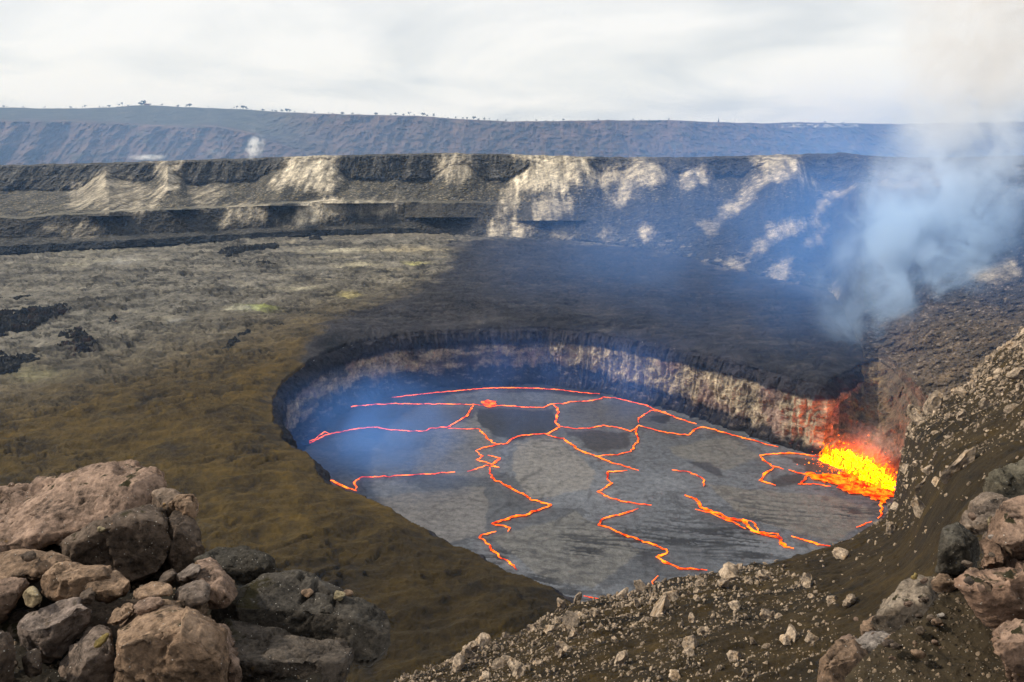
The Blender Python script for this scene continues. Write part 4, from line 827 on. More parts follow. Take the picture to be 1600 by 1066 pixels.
# left outcrop ---- the big cracked block, split in its pieces
hr('rock_slab', [(-160, 800), (0, 772), (56, 756), (142, 745), (157, 737), (195, 727), (240, 735), (266, 760), (276, 778), (259, 792), (210, 796), (165, 800), (112, 824), (71, 846), (30, 866), (0, 878), (-160, 930)], 6.2, [(-160, 905), (0, 866), (60, 842), (112, 818), (165, 797), (259, 790)], 0.5, 'broad pinkish flat-topped slab, highest and largest of the left outcrop', tint=PK, ktop=1.7, vox=0.022, amp=0.05, seed=1)
hr('rock_block', [(105, 842), (140, 826), (202, 806), (255, 790), (263, 812), (259, 850), (244, 901), (210, 918), (187, 903), (120, 886), (103, 872)], 5.75, [(105, 845), (150, 838), (180, 828), (202, 814), (262, 800)], 0.7, 'smooth dark brown block face under the broad pinkish slab', tint=GR, vox=0.02, amp=0.045, seed=2, kfront=0.1)
hr('rock_block', [(266, 812), (277, 799), (289, 797), (300, 812), (311, 831), (314, 850), (311, 878), (285, 886), (256, 896), (265, 850)], 5.8, [(266, 815), (285, 802), (313, 840)], 0.5, 'upright brown block split off by a dark vertical crack', tint=GR, vox=0.02, amp=0.04, seed=3, kfront=0.1)
hr('capping_stone', [(277, 777), (300, 774), (307, 781), (307, 799), (298, 812), (277, 797), (262, 782)], 6.0, [(265, 790), (307, 788)], 0.3, 'small blocky stone capping the right end of the pinkish slab', tint=WM, vox=0.014, amp=0.03, seed=4)
hr('capping_stone', [(157, 737), (180, 728), (200, 721), (214, 722), (214, 734), (180, 746), (155, 748)], 6.9, [(157, 742), (214, 730)], 0.25, 'flat stone at the peak of the pinkish slab', tint=PK, vox=0.014, amp=0.03, seed=5)
hr('rock_slab', [(-60, 880), (0, 876), (30, 863), (56, 865), (103, 872), (100, 884), (60, 897), (37, 912), (0, 916), (-60, 930)], 5.2, [(-60, 915), (0, 908), (37, 905), (60, 892), (103, 882)], 0.5, 'low tan slab at the left edge just under the big pinkish slab', tint=WM, vox=0.02, amp=0.04, seed=6)
hr('rock', [(-60, 920), (0, 912), (37, 908), (40, 925), (22, 950), (0, 968), (-60, 990)], 4.9, [(-60, 940), (0, 930), (38, 916)], 0.4, 'tan rock cut by the left edge, left of the yellow lichened stone', tint=PK, vox=0.018, amp=0.04, seed=7)
hr('rock', [(60, 897), (86, 884), (130, 884), (172, 887), (178, 895), (150, 912), (139, 927), (90, 944), (75, 940), (68, 915)], 4.9, [(62, 910), (90, 918), (139, 908), (176, 897)], 0.4, 'tan wedge rock with a bright ragged top in the middle of the left outcrop', tint=WM, vox=0.016, amp=0.045, seed=8)
hr('rock', [(139, 914), (160, 903), (180, 896), (202, 910), (201, 925), (187, 932), (161, 938), (148, 926)], 4.85, [(140, 920), (165, 917), (201, 918)], 0.3, 'rough knobbly rock right of the tan wedge', tint=WM, vox=0.016, amp=0.055, seed=9)
hr('rock', [(122, 932), (133, 920), (146, 918), (150, 930), (142, 944), (122, 942)], 4.7, [(122, 934), (150, 930)], 0.15, 'small crumbly rock below the knobbly one', tint=GR, vox=0.013, amp=0.04, seed=10)
hr('lichened_stone', [(37, 923), (46, 914), (58, 922), (66, 938), (56, 947), (44, 946)], 4.6, [(37, 928), (64, 930)], 0.15, 'pale stone edged with yellow lichen in the left outcrop', tint=(0.42, 0.33, 0.20), vox=0.013, amp=0.02, seed=97)
hr('boulder', [(30, 985), (34, 970), (49, 962), (94, 947), (124, 940), (146, 951), (142, 970), (112, 1007), (92, 1038), (71, 1032), (60, 1013), (30, 998)], 4.4, [(30, 992), (60, 1000), (92, 1010), (142, 965)], 0.45, 'large smooth grey-brown boulder sloping down left in the left outcrop', tint=(0.27, 0.21, 0.175), vox=0.017, amp=0.03, seed=12, ktop=1.2)
hr('boulder', [(94, 1040), (116, 1007), (150, 978), (168, 987), (173, 1019), (176, 1058), (150, 1085), (105, 1085)], 4.25, [(94, 1045), (130, 1040), (174, 1022)], 0.4, 'angular brown boulder wedged between the smooth boulder and the big cracked one', tint=(0.29, 0.22, 0.175), vox=0.017, amp=0.035, seed=13, ktop=1.3)
hr('yellowed_stone', [(145, 1004), (160, 992), (170, 988), (169, 998), (150, 1012)], 4.15, [(145, 1008), (170, 994)], 0.08, 'yellow stained sliver of stone on the angular brown boulder', tint=(0.42, 0.31, 0.10), vox=0.012, amp=0.015, seed=14)
hr('rock', [(36, 1028), (56, 1015), (68, 1031), (64, 1052), (48, 1062), (38, 1045)], 4.1, [(36, 1030), (68, 1034)], 0.2, 'small rough rock in the shadow at the lower left', tint=GR, vox=0.014, amp=0.04, seed=15)
hr('rock_slab', [(-40, 1000), (0, 985), (14, 1000), (16, 1050), (0, 1090), (-40, 1090)], 3.9, [(-40, 1010), (14, 1010)], 0.3, 'dark rock at the bottom left corner', tint=GR, vox=0.016, amp=0.04, seed=16)
hr('boulder', [(172, 992), (195, 966), (210, 955), (262, 944), (319, 944), (337, 962), (349, 985), (345, 1019), (340, 1110), (185, 1110), (176, 1030)], 4.0, [(172, 1000), (210, 1010), (262, 1016), (290, 1000), (325, 975), (349, 990)], 0.6, 'large cracked boulder with an orange-tan top at the bottom of the left outcrop', tint=WM, vox=0.016, amp=0.05, seed=17, kfront=0.1)
hr('rock', [(205, 926), (232, 912), (262, 914), (267, 928), (236, 934), (214, 938)], 4.55, [(205, 932), (267, 926)], 0.25, 'flat tan rock above the large cracked boulder', tint=WM, vox=0.015, amp=0.035, seed=18)
hr('rock', [(172, 972), (184, 951), (206, 943), (212, 952), (200, 964), (178, 978)], 4.35, [(172, 976), (212, 954)], 0.15, 'thin ragged rock leaning on the left shoulder of the large cracked boulder', tint=WM, vox=0.013, amp=0.035, seed=19)
hr('rock', [(208, 948), (225, 934), (250, 932), (254, 942), (236, 952), (214, 956)], 4.35, [(208, 952), (254, 942)], 0.15, 'small tan rock tucked behind the top of the large cracked boulder', tint=PK, vox=0.013, amp=0.035, seed=20)
hr('rock', [(277, 900), (300, 882), (315, 887), (311, 900), (292, 907), (280, 906)], 4.9, [(277, 903), (300, 896), (314, 892)], 0.2, 'pale pointed stone lying under the split-off brown block', tint=(0.34, 0.27, 0.22), vox=0.014, amp=0.03, seed=21)
hr('rock', [(244, 912), (256, 898), (270, 889), (276, 897), (268, 914), (250, 920)], 4.9, [(244, 916), (274, 900)], 0.2, 'brown stone left of the pale pointed stone', tint=GR, vox=0.014, amp=0.03, seed=22)
hr('rock', [(275, 928), (292, 912), (310, 908), (322, 920), (320, 946), (290, 944), (275, 938)], 4.55, [(275, 934), (322, 926)], 0.3, 'rounded brown rock below the pale pointed stone', tint=(0.26, 0.2, 0.16), vox=0.015, amp=0.04, seed=23)
hr('rock', [(300, 905), (313, 876), (330, 880), (350, 896), (362, 908), (368, 926), (352, 948), (325, 950), (310, 935)], 4.8, [(300, 925), (335, 930), (367, 922)], 0.45, 'pinkish hump of rock right of the split-off block', tint=PK, vox=0.017, amp=0.05, seed=24)
hr('rock', [(308, 869), (337, 860), (375, 859), (397, 861), (424, 876), (422, 904), (400, 912), (360, 908), (325, 890)], 5.6, [(308, 880), (360, 895), (424, 882)], 0.5, 'dark grey gravelly rock behind, right of the left outcrop top', tint=DK, mat=M_fgdark, vox=0.02, amp=0.05, seed=25)
hr('overhanging_ledge', [(340, 960), (362, 922), (372, 912), (424, 908), (472, 901), (499, 914), (555, 921), (589, 947), (594, 970), (592, 1026), (588, 1034), (540, 1018), (450, 1006), (345, 990)], 5.0, [(340, 935), (367, 930), (430, 933), (500, 944), (560, 950), (591, 958)], 0.7, 'long dark overhanging ledge sticking out right from the left outcrop', tint=(0.115, 0.10, 0.082), mat=M_fgdark, vox=0.018, amp=0.035, seed=26, kfront=0.05, jag=0.8)
hr('rock', [(330, 1000), (352, 976), (400, 983), (450, 990), (525, 1000), (536, 1019), (538, 1110), (325, 1110)], 4.5, [(330, 1030), (400, 1035), (470, 1045), (537, 1040)], 0.6, 'rough pitted rock under the overhanging ledge at the bottom edge', tint=(0.15, 0.122, 0.098), mat=M_fgdark, vox=0.017, amp=0.05, seed=27)
hr('rock', [(335, 985), (349, 980), (372, 1010), (382, 1040), (384, 1110), (335, 1110)], 4.15, [(335, 1000), (384, 1050)], 0.4, 'pinkish rough flank right of the large cracked boulder', tint=PK, vox=0.016, amp=0.05, seed=28)
for i, (x, y, r_, z, lb) in enumerate([(17, 757, 7, 7.0, 'small grey stone perched on the far left edge of the pinkish slab'), (176, 816, 6, 5.75, 'small pink stone lying in the ash hollow on the block'), (158, 826, 8, 5.7, 'yellowish flat stone beside the pink one in the ash hollow'), (165, 807, 5, 5.9, 'grey pebble behind the pink stone in the ash hollow'),
      (52, 804, 6, 6.3, 'flat pebble on the middle of the pinkish slab'), (478, 927, 12, 5.15, 'pale stone lying on the ledge, left of two'), (529, 931, 12, 5.1, 'grey stone lying on the ledge, right of two'), (45, 868, 14, 5.2, 'thin arched stone leaning under the pinkish slab'), (233, 950, 7, 4.2, 'pebble behind the large cracked boulder'),
      (199, 762, 5, 6.6, 'pebble near the top of the pinkish slab'), (440, 925, 6, 5.2, 'little stone on the left part of the ledge')]):
    r = np.random.default_rng(70 + i); k = 9; an = np.sort(r.random(k) * 6.28); ol = [(x + math.cos(a) * r_ * r.uniform(0.8, 1.15), y + math.sin(a) * r_ * 0.62 * r.uniform(0.8, 1.15)) for a in an]
    hr('stone', ol, z, [(x - r_, y), (x + r_, y)], r_ * 1.2 * z / FP, lb, 'stone', tint=(PK, WM, (0.4, 0.33, 0.2), GR)[(i) % 4], vox=0.012, amp=0.012, seed=30 + i)

def fg_ground(name, xs, ys, zf, mat, colr, amp=0.05, poly=None):
    px = np.arange(xs[0], xs[1], 2.2); py = np.arange(ys[0], ys[1], 2.2); PX, PY = np.meshgrid(px, py); P = pt(PX, PY, zf(PX, PY))
    P[..., 2] += fbm(P, 0.5, 5, 0.6) * amp * 2 + ridged(P, 0.12, 3) * amp * 0.3
    c = np.zeros(P.shape) + A(*colr); c *= (1 + 0.5 * fbm(P, 0.3, 4, 0.6, 5))[..., None]
    keep = None
    if poly is not None:
        sd = poly_sd(PX, PY, poly) + fbm(P, 0.3, 3) * 6; keep = (sd > 0)[:-1, :-1]
    o = grid(name, P, mat, c, keep=keep); o['kind'] = 'structure'; return o
hr('rock_mass', [(-60, 900), (60, 880), (200, 900), (330, 905), (350, 960), (330, 1010), (150, 990), (-60, 990)], 5.75, [(-60, 930), (150, 925), (345, 935)], 0.5, 'shaded brown bedrock showing in the gaps behind the left outcrop rocks', tint=(0.15, 0.11, 0.08), vox=0.026, amp=0.12, seed=201)
hr('rock_mass', [(0, 960), (120, 940), (260, 950), (350, 980), (350, 1100), (-20, 1100)], 5.0, [(0, 1000), (180, 990), (350, 1010)], 0.4, 'lower shaded bedrock in the gaps at the bottom of the left outcrop', tint=(0.13, 0.095, 0.07), vox=0.026, amp=0.12, seed=202)
hr('rock', [(240, 770), (262, 765), (280, 772), (284, 800), (262, 812), (240, 800)], 6.15, [(240, 785), (284, 785)], 0.4, 'brown rock bridging the pinkish slab and its capping stone', tint=(0.26, 0.19, 0.14), vox=0.018, amp=0.06, seed=203)
# ash and grit filling between the rocks of the outcrop, and the ledge they stand on
fg_ground('outcrop_ground', (-200, 520), (820, 1180), lambda x, y: 6.5 - (y - 850) * 0.0095 + 0 * x, M_fgash, (0.020, 0.015, 0.009), 0.05, [(-200, 850), (60, 850), (280, 860), (330, 890), (340, 930), (350, 985), (500, 1010), (510, 1175), (-200, 1175)])

# ---- right outcrop
hr('rock', [(1575, 790), (1600, 782), (1720, 765), (1730, 880), (1600, 905), (1545, 890), (1523, 888), (1540, 854), (1562, 820)], 4.9, [(1530, 885), (1560, 850), (1600, 820), (1720, 800)], 0.7, 'pinkish-brown crumbly rock, top of the three at the lower right edge', tint=(0.36, 0.24, 0.17), vox=0.016, amp=0.13, seed=41, ktop=1.2, kfront=0.5)
hr('rock', [(1505, 893), (1530, 884), (1600, 890), (1720, 880), (1730, 1010), (1600, 1010), (1560, 985), (1535, 940), (1503, 908)], 4.6, [(1505, 905), (1560, 905), (1620, 900), (1720, 900)], 0.6, 'large rough brown rock, middle of the three at the lower right edge', tint=(0.31, 0.20, 0.14), vox=0.016, amp=0.13, seed=141, ktop=1.0, kfront=0.5)
hr('rock', [(1552, 985), (1590, 975), (1720, 990), (1730, 1130), (1590, 1120), (1566, 1040)], 4.3, [(1552, 1000), (1600, 995), (1720, 1000)], 0.6, 'rough brown rock, lowest of the three at the lower right edge', tint=(0.34, 0.225, 0.16), vox=0.016, amp=0.12, seed=142, ktop=1.0, kfront=0.5)
hr('rock_block', [(1465, 830), (1478, 822), (1500, 820), (1524, 832), (1526, 888), (1504, 910), (1466, 908)], 6.0, [(1465, 834), (1524, 840)], 0.6, 'dark lichened block with a steep left face in the right outcrop', tint=(0.14, 0.125, 0.10), mat=M_fgdark, vox=0.02, amp=0.04, seed=42, kfront=0.1)
hr('rock', [(1503, 825), (1517, 785), (1541, 772), (1575, 776), (1580, 813), (1545, 835), (1520, 842)], 6.3, [(1503, 828), (1540, 812), (1580, 806)], 0.5, 'brown rock above the dark lichened block', tint=(0.25, 0.19, 0.145), vox=0.02, amp=0.06, seed=43)
hr('rock', [(1533, 748), (1560, 740), (1600, 722), (1700, 705), (1710, 790), (1600, 788), (1535, 772)], 7.2, [(1533, 755), (1600, 742), (1710, 730)], 0.7, 'dull olive-grey rock at the top of the right outcrop', tint=(0.16, 0.14, 0.10), mat=M_fgdark, vox=0.024, amp=0.06, seed=44)
hr('rock', [(1560, 800), (1590, 786), (1680, 780), (1690, 840), (1570, 850)], 5.6, [(1560, 812), (1690, 800)], 0.5, 'pinkish rock between the olive-grey rock and the crumbly face', tint=PK, vox=0.02, amp=0.06, seed=45)
hr('rock', [(1535, 838), (1552, 826), (1580, 824), (1596, 836), (1570, 850), (1545, 866), (1532, 860)], 5.5, [(1535, 845), (1596, 840)], 0.3, 'dark rounded rock beneath the pinkish one in the right outcrop', tint=GR, vox=0.016, amp=0.04, seed=46)
hr('outcrop', [(1362, 985), (1369, 956), (1385, 940), (1400, 930), (1410, 914), (1430, 904), (1455, 903), (1472, 920), (1470, 945), (1450, 972), (1420, 996), (1380, 1000)], 6.2, [(1364, 965), (1400, 945), (1430, 940), (1470, 935)], 0.6, 'craggy grey-tan outcrop above the gravel at lower right', tint=(0.30, 0.24, 0.18), vox=0.02, amp=0.09, seed=47)
hr('outcrop', [(1280, 1110), (1282, 1030), (1300, 1010), (1316, 1001), (1340, 1004), (1360, 1020), (1345, 1045), (1322, 1060), (1312, 1110)], 5.4, [(1281, 1040), (1316, 1030), (1350, 1030)], 0.5, 'pale crumbly rock at the bottom edge left of the gravel', tint=WM, vox=0.018, amp=0.06, seed=48)
hr('outcrop', [(1325, 1008), (1360, 992), (1395, 994), (1406, 1006), (1396, 1022), (1360, 1034), (1332, 1030)], 5.7, [(1325, 1018), (1365, 1010), (1404, 1010)], 0.4, 'whitish grainy hump of rock in front of the craggy outcrop', tint=(0.40, 0.34, 0.29), vox=0.018, amp=0.05, seed=49)
hr('rock', [(1424, 985), (1430, 974), (1444, 970), (1449, 985), (1436, 999), (1424, 998)], 5.6, [(1424, 988), (1448, 984)], 0.2, 'pale blocky rock at the right foot of the craggy outcrop', tint=WM, vox=0.014, amp=0.03, seed=50)
hr('rock', [(1448, 990), (1458, 976), (1468, 968), (1466, 986), (1456, 1003), (1446, 1006)], 5.5, [(1448, 994), (1466, 980)], 0.2, 'leaning tan rock right of the pale blocky one', tint=WM, vox=0.014, amp=0.03, seed=51)
for i, (x, y, a, b, z, lb, tn) in enumerate([(1468, 963, 9, 6, 5.6, 'white oval stone on the edge of the gravel', (0.5, 0.44, 0.38)), (1429, 900, 6, 7, 6.4, 'yellowish square stone standing on top of the craggy outcrop', (0.5, 0.37, 0.14)), (1556, 838, 13, 6, 5.2, 'pale rounded stone lodged above the crumbly face', (0.48, 0.41, 0.36)), (1547, 815, 6, 11, 5.9, 'upright yellowish slab leaning in the right outcrop', (0.38, 0.3, 0.18)), (1585, 805, 12, 5, 5.1, 'flat pink stone on the upper part of the right outcrop', PK), (1520, 928, 6, 4, 4.9, 'small stone at the left foot of the crumbly face', GR), (1442, 906, 8, 5, 6.2, 'light stone on the crest of the craggy outcrop', PK), (1410, 1016, 7, 4, 5.4, 'small pale stone below the whitish hump', (0.4, 0.33, 0.27)), (1460, 1003, 7, 4, 5.3, 'flat stone on the gravel below the leaning rock', PK)]):
    r = np.random.default_rng(170 + i); an = np.sort(r.random(9) * 6.28); ol = [(x + math.cos(t_) * a * r.uniform(0.85, 1.1), y + math.sin(t_) * b * r.uniform(0.85, 1.1)) for t_ in an]
    hr('stone', ol, z, [(x - a, y), (x + a, y)], a * 1.2 * z / FP, lb, 'stone', tint=tn, vox=0.012, amp=0.012, seed=60 + i)
hr('rock', [(1495, 905), (1510, 890), (1530, 888), (1536, 905), (1520, 922), (1500, 918)], 5.3, [(1495, 908), (1535, 900)], 0.3, 'brown jagged rock joining the dark lichened block to the crumbly face', tint=WM, vox=0.016, amp=0.05, seed=52)
hr('rock', [(1455, 905), (1470, 895), (1492, 900), (1500, 915), (1484, 926), (1460, 922)], 5.9, [(1456, 910), (1498, 908)], 0.25, 'low tan rock below the dark lichened block', tint=WM, vox=0.016, amp=0.05, seed=53)
hr('rock', [(1380, 1000), (1395, 985), (1420, 990), (1428, 1005), (1405, 1015), (1385, 1012)], 5.7, [(1380, 1004), (1427, 1002)], 0.25, 'tan rock between the whitish hump and the pale blocky rock', tint=WM, vox=0.016, amp=0.05, seed=54)
hr('rock', [(1592, 728), (1640, 690), (1720, 660), (1740, 740), (1600, 750)], 7.8, [(1592, 740), (1740, 700)], 0.6, 'farthest olive rock touching the right frame edge', tint=(0.2, 0.16, 0.11), vox=0.024, amp=0.06, seed=55)
hr('rock', [(1340, 985), (1352, 968), (1368, 964), (1376, 980), (1362, 996), (1344, 996)], 6.3, [(1340, 988), (1376, 980)], 0.25, 'small tan rock at the left foot of the craggy outcrop', tint=WM, vox=0.016, amp=0.05, seed=56)
hr('rock', [(1300, 1012), (1312, 998), (1330, 992), (1340, 1002), (1322, 1016)], 6.0, [(1300, 1012), (1340, 1004)], 0.25, 'grey tan rock behind the pale crumbly one at the bottom', tint=PK, vox=0.016, amp=0.05, seed=57)
fg_ground('gravel_ground', (1270, 1760), (880, 1180), lambda x, y: 6.0 - (y - 920) * 0.0072 - (x - 1450) * 0.001, M_fgash, (0.050, 0.036, 0.019), 0.05, [(1310, 1175), (1320, 1055), (1355, 1020), (1400, 990), (1440, 960), (1465, 935), (1480, 900), (1530, 890), (1760, 880), (1760, 1175)])
# pebbles on the gravel
V_ = []; F_ = []; C_l = []; off = 0; rr_ = np.random.default_rng(99)
pv, pf, pc = boulder(5, 2, False)
def scatter(cnt, xs, ys, poly, zf, smin, smax):
    global off
    n_ = 0
    while n_ < cnt:
        x, y = rr_.uniform(*xs), rr_.uniform(*ys)
        n_ += 1
        if poly_sd(np.array([x]), np.array([y]), poly)[0] < 2: continue
        z = zf(x, y); p = pt(x, y, z); s = smin + (smax - smin) * rr_.random() ** 3
        P_ = p + A(0, 0, fbm(p[None], 0.5, 5, 0.6)[0] * 0.10); a = rr_.random() * 6.28
        Rm = A([math.cos(a), -math.sin(a), 0], [math.sin(a), math.cos(a), 0], [0, 0, 1])
        V_.append(pv @ Rm.T * s + P_); F_.append(pf + off); C_l.append(np.clip(pc * rr_.uniform(0.15, 1.1), 0, 0.7)); off += len(pv)
scatter(1800, (1300, 1600), (900, 1075), [(1310, 1175), (1320, 1055), (1355, 1020), (1400, 990), (1440, 960), (1465, 935), (1480, 900), (1530, 890), (1760, 880), (1760, 1175)], lambda x, y: 6.0 - (y - 920) * 0.0072 - (x - 1450) * 0.001, 0.004, 0.024)
scatter(900, (0, 500), (850, 1070), [(-200, 860), (60, 855), (280, 865), (330, 890), (340, 930), (350, 985), (500, 1010), (510, 1175), (-200, 1175)], lambda x, y: 6.5 - (y - 850) * 0.0095, 0.005, 0.03)
o = mesh_from('pebbles', np.concatenate(V_), np.concatenate(F_), M_boulder, np.concatenate(C_l), smooth=False); tag(o, 'pebbles and grit lying between the foreground rocks', 'pebbles', kind='stuff')

# ------------------------------------------------------------------ air, fume and smoke
def vol_mat(name, color, dens_, aniso=0.0, absorb=(1, 1, 1)):
    m, t, N, L = new_mat(name); v_ = N('ShaderNodeVolumePrincipled'); v_.inputs['Color'].default_value = (*color, 1); v_.inputs['Density'].default_value = dens_
    v_.inputs['Anisotropy'].default_value = aniso; v_.inputs['Absorption Color'].default_value = (*absorb, 1)
    o = N('ShaderNodeOutputMaterial'); L(v_.outputs[0], o.inputs['Volume']); return m, t, N, L, v_
def box_obj(name, lo, hi, mat):
    V = []; F = []; box(V, F, lo, hi); c = (A(*lo) + A(*hi)) / 2; o = mesh_from(name, np.array(V) - c, F, mat, smooth=False); o.location = c; return o
m, *_ = vol_mat('haze_air', (0.30, 0.55, 1.0), 0.00008)
o = box_obj('haze', (-6000, -300, -90), (6000, 4800, 420), m); tag(o, 'blue haze filling the crater air', 'haze', kind='stuff')
def blob(name, c, r, color, dens_, label, nscale=0.03, lo=0.35, hi=0.75, rot=0.0, sr=1.0, aniso=0.0, pw=1.0):
    m, t, N, L, v_ = vol_mat(name + '_gas', color, 0, aniso, (0.2, 0.2, 0.2))
    tcn = N('ShaderNodeTexCoord'); ln = N('ShaderNodeVectorMath', operation='LENGTH'); L(tcn.outputs['Object'], ln.inputs[0])
    fo = N('ShaderNodeMapRange', interpolation_type='SMOOTHSTEP'); L(ln.outputs['Value'], fo.inputs['Value']); fo.inputs['From Min'].default_value = 1.0; fo.inputs['From Max'].default_value = 0.0
    g_ = N('ShaderNodeNewGeometry'); nz = N('ShaderNodeTexNoise', i_Scale=nscale, i_Detail=4, i_Roughness=0.6, i_Distortion=0.4); L(g_.outputs['Position'], nz.inputs['Vector'])
    mr = N('ShaderNodeMapRange', interpolation_type='SMOOTHSTEP'); L(nz.outputs['Fac'], mr.inputs['Value']); mr.inputs['From Min'].default_value = lo; mr.inputs['From Max'].default_value = hi
    mu = N('ShaderNodeMath', operation='MULTIPLY'); L(fo.outputs[0], mu.inputs[0]); L(mr.outputs[0], mu.inputs[1])
    m2 = N('ShaderNodeMath', operation='MULTIPLY'); L(mu.outputs[0], m2.inputs[0]); m2.inputs[1].default_value = dens_; L(m2.outputs[0], v_.inputs['Density'])
    V, F = ico(2); o = mesh_from(name, V, F, m); o.location = c; o.scale = r; o.rotation_euler[2] = rot
    try: m.cycles.volume_step_rate = sr
    except Exception: pass
    return tag(o, label, 'fume', kind='stuff')
blob('fume_cloud', (205, 420, 55), (270, 220, 80), (0.16, 0.40, 1.0), 0.0088, 'thin blue fume hanging over the right half of the crater', 0.012, 0.30, 0.7)
blob('fume_cloud', (-52, 262, 10), (64, 55, 26), (0.14, 0.38, 1.0), 0.035, 'blue fume pooled over the left side of the lava lake', 0.03, 0.30, 0.7)
blob('fume_cloud', (20, 300, 18), (110, 45, 28), (0.13, 0.34, 1.0), 0.014, 'blue fume drifting in front of the far pit cliff', 0.03, 0.35, 0.7)
blob('fume_cloud', (-700, 2000, 60), (1900, 800, 260), (0.34, 0.52, 0.88), 0.00045, 'pale blue fume veiling the left half of the distant caldera wall', 0.002, 0.1, 0.6)
blob('fume_cloud', (1100, 2000, 60), (1300, 900, 260), (0.2, 0.42, 1.0), 0.0011, 'blue fume veiling the right half of the distant caldera wall', 0.002, 0.25, 0.6)
# main plume
m, t, N, L, v_ = vol_mat('plume_smoke', (0.70, 0.84, 1.0), 0, 0.0, (0.15, 0.15, 0.15))
lo, hi = (70, 250, 8), (450, 570, 330)
g_ = N('ShaderNodeNewGeometry'); se = N('ShaderNodeSeparateXYZ')
nzd = N('ShaderNodeTexNoise', i_Scale=0.018, i_Detail=3, i_Roughness=0.5); L(g_.outputs['Position'], nzd.inputs['Vector'])
sb = N('ShaderNodeVectorMath', operation='SUBTRACT'); L(nzd.outputs['Color'], sb.inputs[0]); sb.inputs[1].default_value = (0.5, 0.5, 0.5)
scn = N('ShaderNodeVectorMath', operation='SCALE'); L(sb.outputs[0], scn.inputs[0]); scn.inputs['Scale'].default_value = 60
adv = N('ShaderNodeVectorMath', operation='ADD'); L(g_.outputs['Position'], adv.inputs[0]); L(scn.outputs[0], adv.inputs[1]); L(adv.outputs[0], se.inputs[0])
def mathn(op, a_, b_=None):
    n_ = N('ShaderNodeMath', operation=op)
    for i_, x_ in enumerate((a_, b_)):
        if x_ is None: continue
        if isinstance(x_, (int, float)): n_.inputs[i_].default_value = x_
        else: L(x_, n_.inputs[i_])
    return n_.outputs[0]
zn = mathn('DIVIDE', se.outputs[2], 330.0)
def curve(pts_):
    r = N('ShaderNodeFloatCurve'); cu = r.mapping.curves[0]
    while len(cu.points) > 2: cu.points.remove(cu.points[1])
    cu.points[0].location = (pts_[0][0] / 330, pts_[0][1]); cu.points[1].location = (pts_[-1][0] / 330, pts_[-1][1])
    for a_, b_ in pts_[1:-1]: cu.points.new(a_ / 330, b_)
    for p_ in cu.points: p_.handle_type = 'AUTO'
    r.mapping.update(); L(zn, r.inputs['Value']); return r.outputs[0]
cxn = mathn('MULTIPLY', curve([(0, 0.400), (30, 0.430), (60, 0.475), (88, 0.53), (167, 0.66), (330, 0.88)]), 400.0)
cyn = mathn('MULTIPLY', curve([(0, 0.50), (30, 0.530), (60, 0.590), (88, 0.65), (167, 0.73), (330, 0.86)]), 600.0)
rdn = mathn('MULTIPLY', curve([(0, 0.10), (30, 0.30), (60, 0.38), (88, 0.37), (167, 0.55), (330, 0.9)]), 115.0)
dx = mathn('DIVIDE', mathn('SUBTRACT', se.outputs[0], cxn), rdn); dy = mathn('DIVIDE', mathn('SUBTRACT', se.outputs[1], cyn), rdn)
d2 = mathn('SQRT', mathn('ADD', mathn('MULTIPLY', dx, dx), mathn('MULTIPLY', dy, dy)))
fo = N('ShaderNodeMapRange', interpolation_type='SMOOTHSTEP'); L(d2, fo.inputs['Value']); fo.inputs['From Min'].default_value = 1.05; fo.inputs['From Max'].default_value = 0.25
nz = N('ShaderNodeTexNoise', i_Scale=0.046, i_Detail=8, i_Roughness=0.66, i_Distortion=0.7)
cr_ = N('ShaderNodeMapRange'); L(se.outputs[2], cr_.inputs['Value']); cr_.inputs['From Min'].default_value = 75; cr_.inputs['From Max'].default_value = 150
mc_ = N('ShaderNodeMixRGB'); L(cr_.outputs[0], mc_.inputs[0]); mc_.inputs[1].default_value = (0.55, 0.74, 1.0, 1); mc_.inputs[2].default_value = (0.84, 0.815, 0.79, 1); L(mc_.outputs[0], v_.inputs['Color']); L(g_.outputs['Position'], nz.inputs['Vector'])
mr = N('ShaderNodeMapRange', interpolation_type='SMOOTHSTEP'); L(nz.outputs['Fac'], mr.inputs['Value']); mr.inputs['From Min'].default_value = 0.45; mr.inputs['From Max'].default_value = 0.56; mr.inputs['To Min'].default_value = 0.06
thin = curve([(0, 0.15), (30, 0.45), (60, 0.9), (90, 0.85), (130, 0.42), (200, 0.34), (330, 0.32)])
dd_ = mathn('MULTIPLY', mathn('MULTIPLY', mathn('MULTIPLY', fo.outputs[0], mr.outputs[0]), thin), 0.12); L(dd_, v_.inputs['Density'])
o = box_obj('smoke_plume', lo, hi, m); tag(o, 'tall pale blue smoke plume rising behind the lava fountain', 'smoke', kind='stuff')
try: m.cycles.volume_step_rate = 0.3
except Exception: pass
def vent(px_, py_, zc, rx, rz, dens_, lean, label):
    c = pt(px_, py_, zc); s = zc / FP
    o = blob('steam_vent', c, (rx * s, rx * s, rz * s), (0.97, 0.98, 1.0), dens_, label, 0.5 * 300 / zc * 0.8, 0.42, 0.60); o.rotation_euler[1] = lean; o['category'] = 'steam'; return o
vent(398, 231, 815, 17, 26, 0.30, 0.6, 'white steam jet rising from the rim of the far wall')
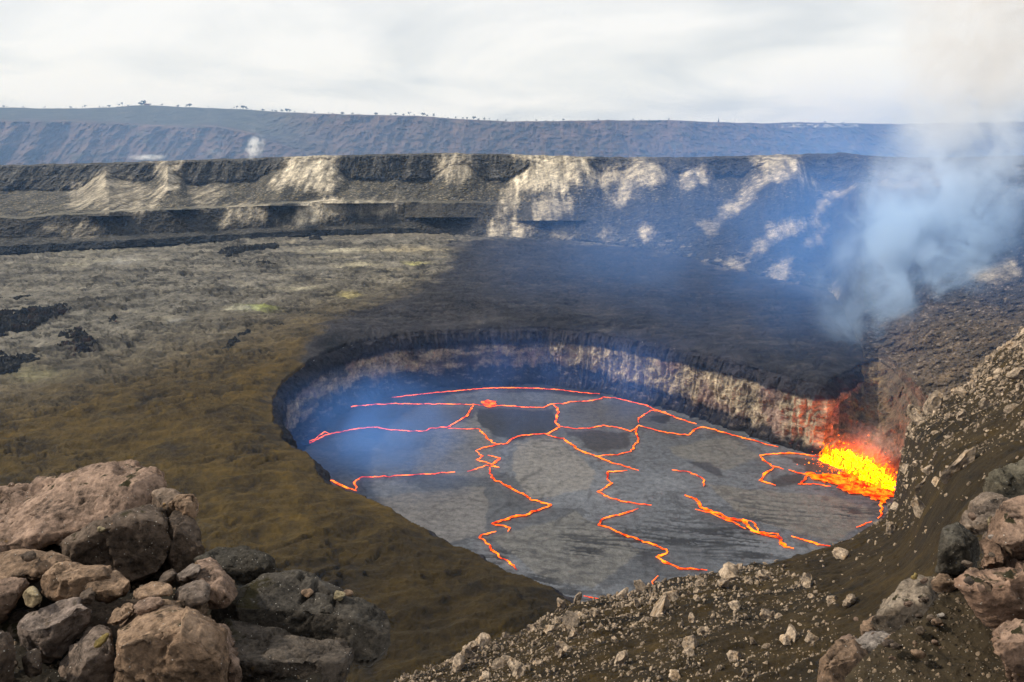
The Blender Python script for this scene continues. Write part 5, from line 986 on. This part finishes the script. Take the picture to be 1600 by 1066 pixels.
vent(232, 246, 845, 34, 6, 0.10, 0.0, 'low white steam along the left rim of the far wall')
vent(335, 240, 835, 16, 10, 0.03, 0.3, 'faint steam wisp on the rim left of the white jet')
vent(190, 408, 520, 50, 8, 0.02, 0.0, 'thin steam drifting over the far left crater floor')
vent(396, 482, 378, 26, 8, 0.035, 0.0, 'steam over the yellow sulphur patch on the floor')
vent(275, 500, 360, 26, 7, 0.03, 0.0, 'faint steam left of the yellow sulphur patch')
vent(1330, 232, 900, 12, 14, 0.02, 0.2, 'faint steam wisp above the right part of the far rim')
vent(1365, 690, 262, 60, 40, 0.03, 0.2, 'fume lit orange above the lava fountain')
# smaller stones wedged in the gaps of both outcrops
rw_ = np.random.default_rng(404); k_ = 0
for (x0, y0, x1, y1, zb_, cnt_, where) in [(0, 900, 340, 1060, 5.6, 34, 'left'), (0, 872, 110, 900, 5.7, 6, 'left'), (345, 905, 560, 940, 5.2, 12, 'ledge'), (1330, 930, 1480, 1050, 5.75, 20, 'right'), (1500, 780, 1590, 930, 5.6, 10, 'right')]:
    for q_ in range(cnt_):
        x, y = rw_.uniform(x0, x1), rw_.uniform(y0, y1); r_ = 4 + 9 * rw_.random() ** 2; z = zb_ - (y - y0) * 0.0085 * (0 if where == 'ledge' else 1) + 0.05
        an = np.sort(rw_.random(8) * 6.28); ol = [(x + math.cos(a) * r_ * rw_.uniform(0.8, 1.2), y + math.sin(a) * r_ * 0.7 * rw_.uniform(0.8, 1.2)) for a in an]
        lb = {'left': 'loose brown stone wedged in a gap between the big rocks of the left outcrop', 'ledge': 'small grey stone lying on top of the long dark ledge', 'right': 'loose tan stone among the rocks and gravel of the right outcrop'}[where]
        o = hull_rock('stone', ol, z, [(x - r_, y), (x + r_, y)], r_ * 1.2 * z / FP, lb, 'stone', tint=(PK, WM, GR, (0.24, 0.18, 0.13))[q_ % 4], vox=0.014, amp=0.015, seed=600 + k_); k_ += 1
        o['group'] = {'left': 'stones wedged in the left outcrop', 'ledge': 'stones on the dark ledge', 'right': 'stones in the right outcrop'}[where]
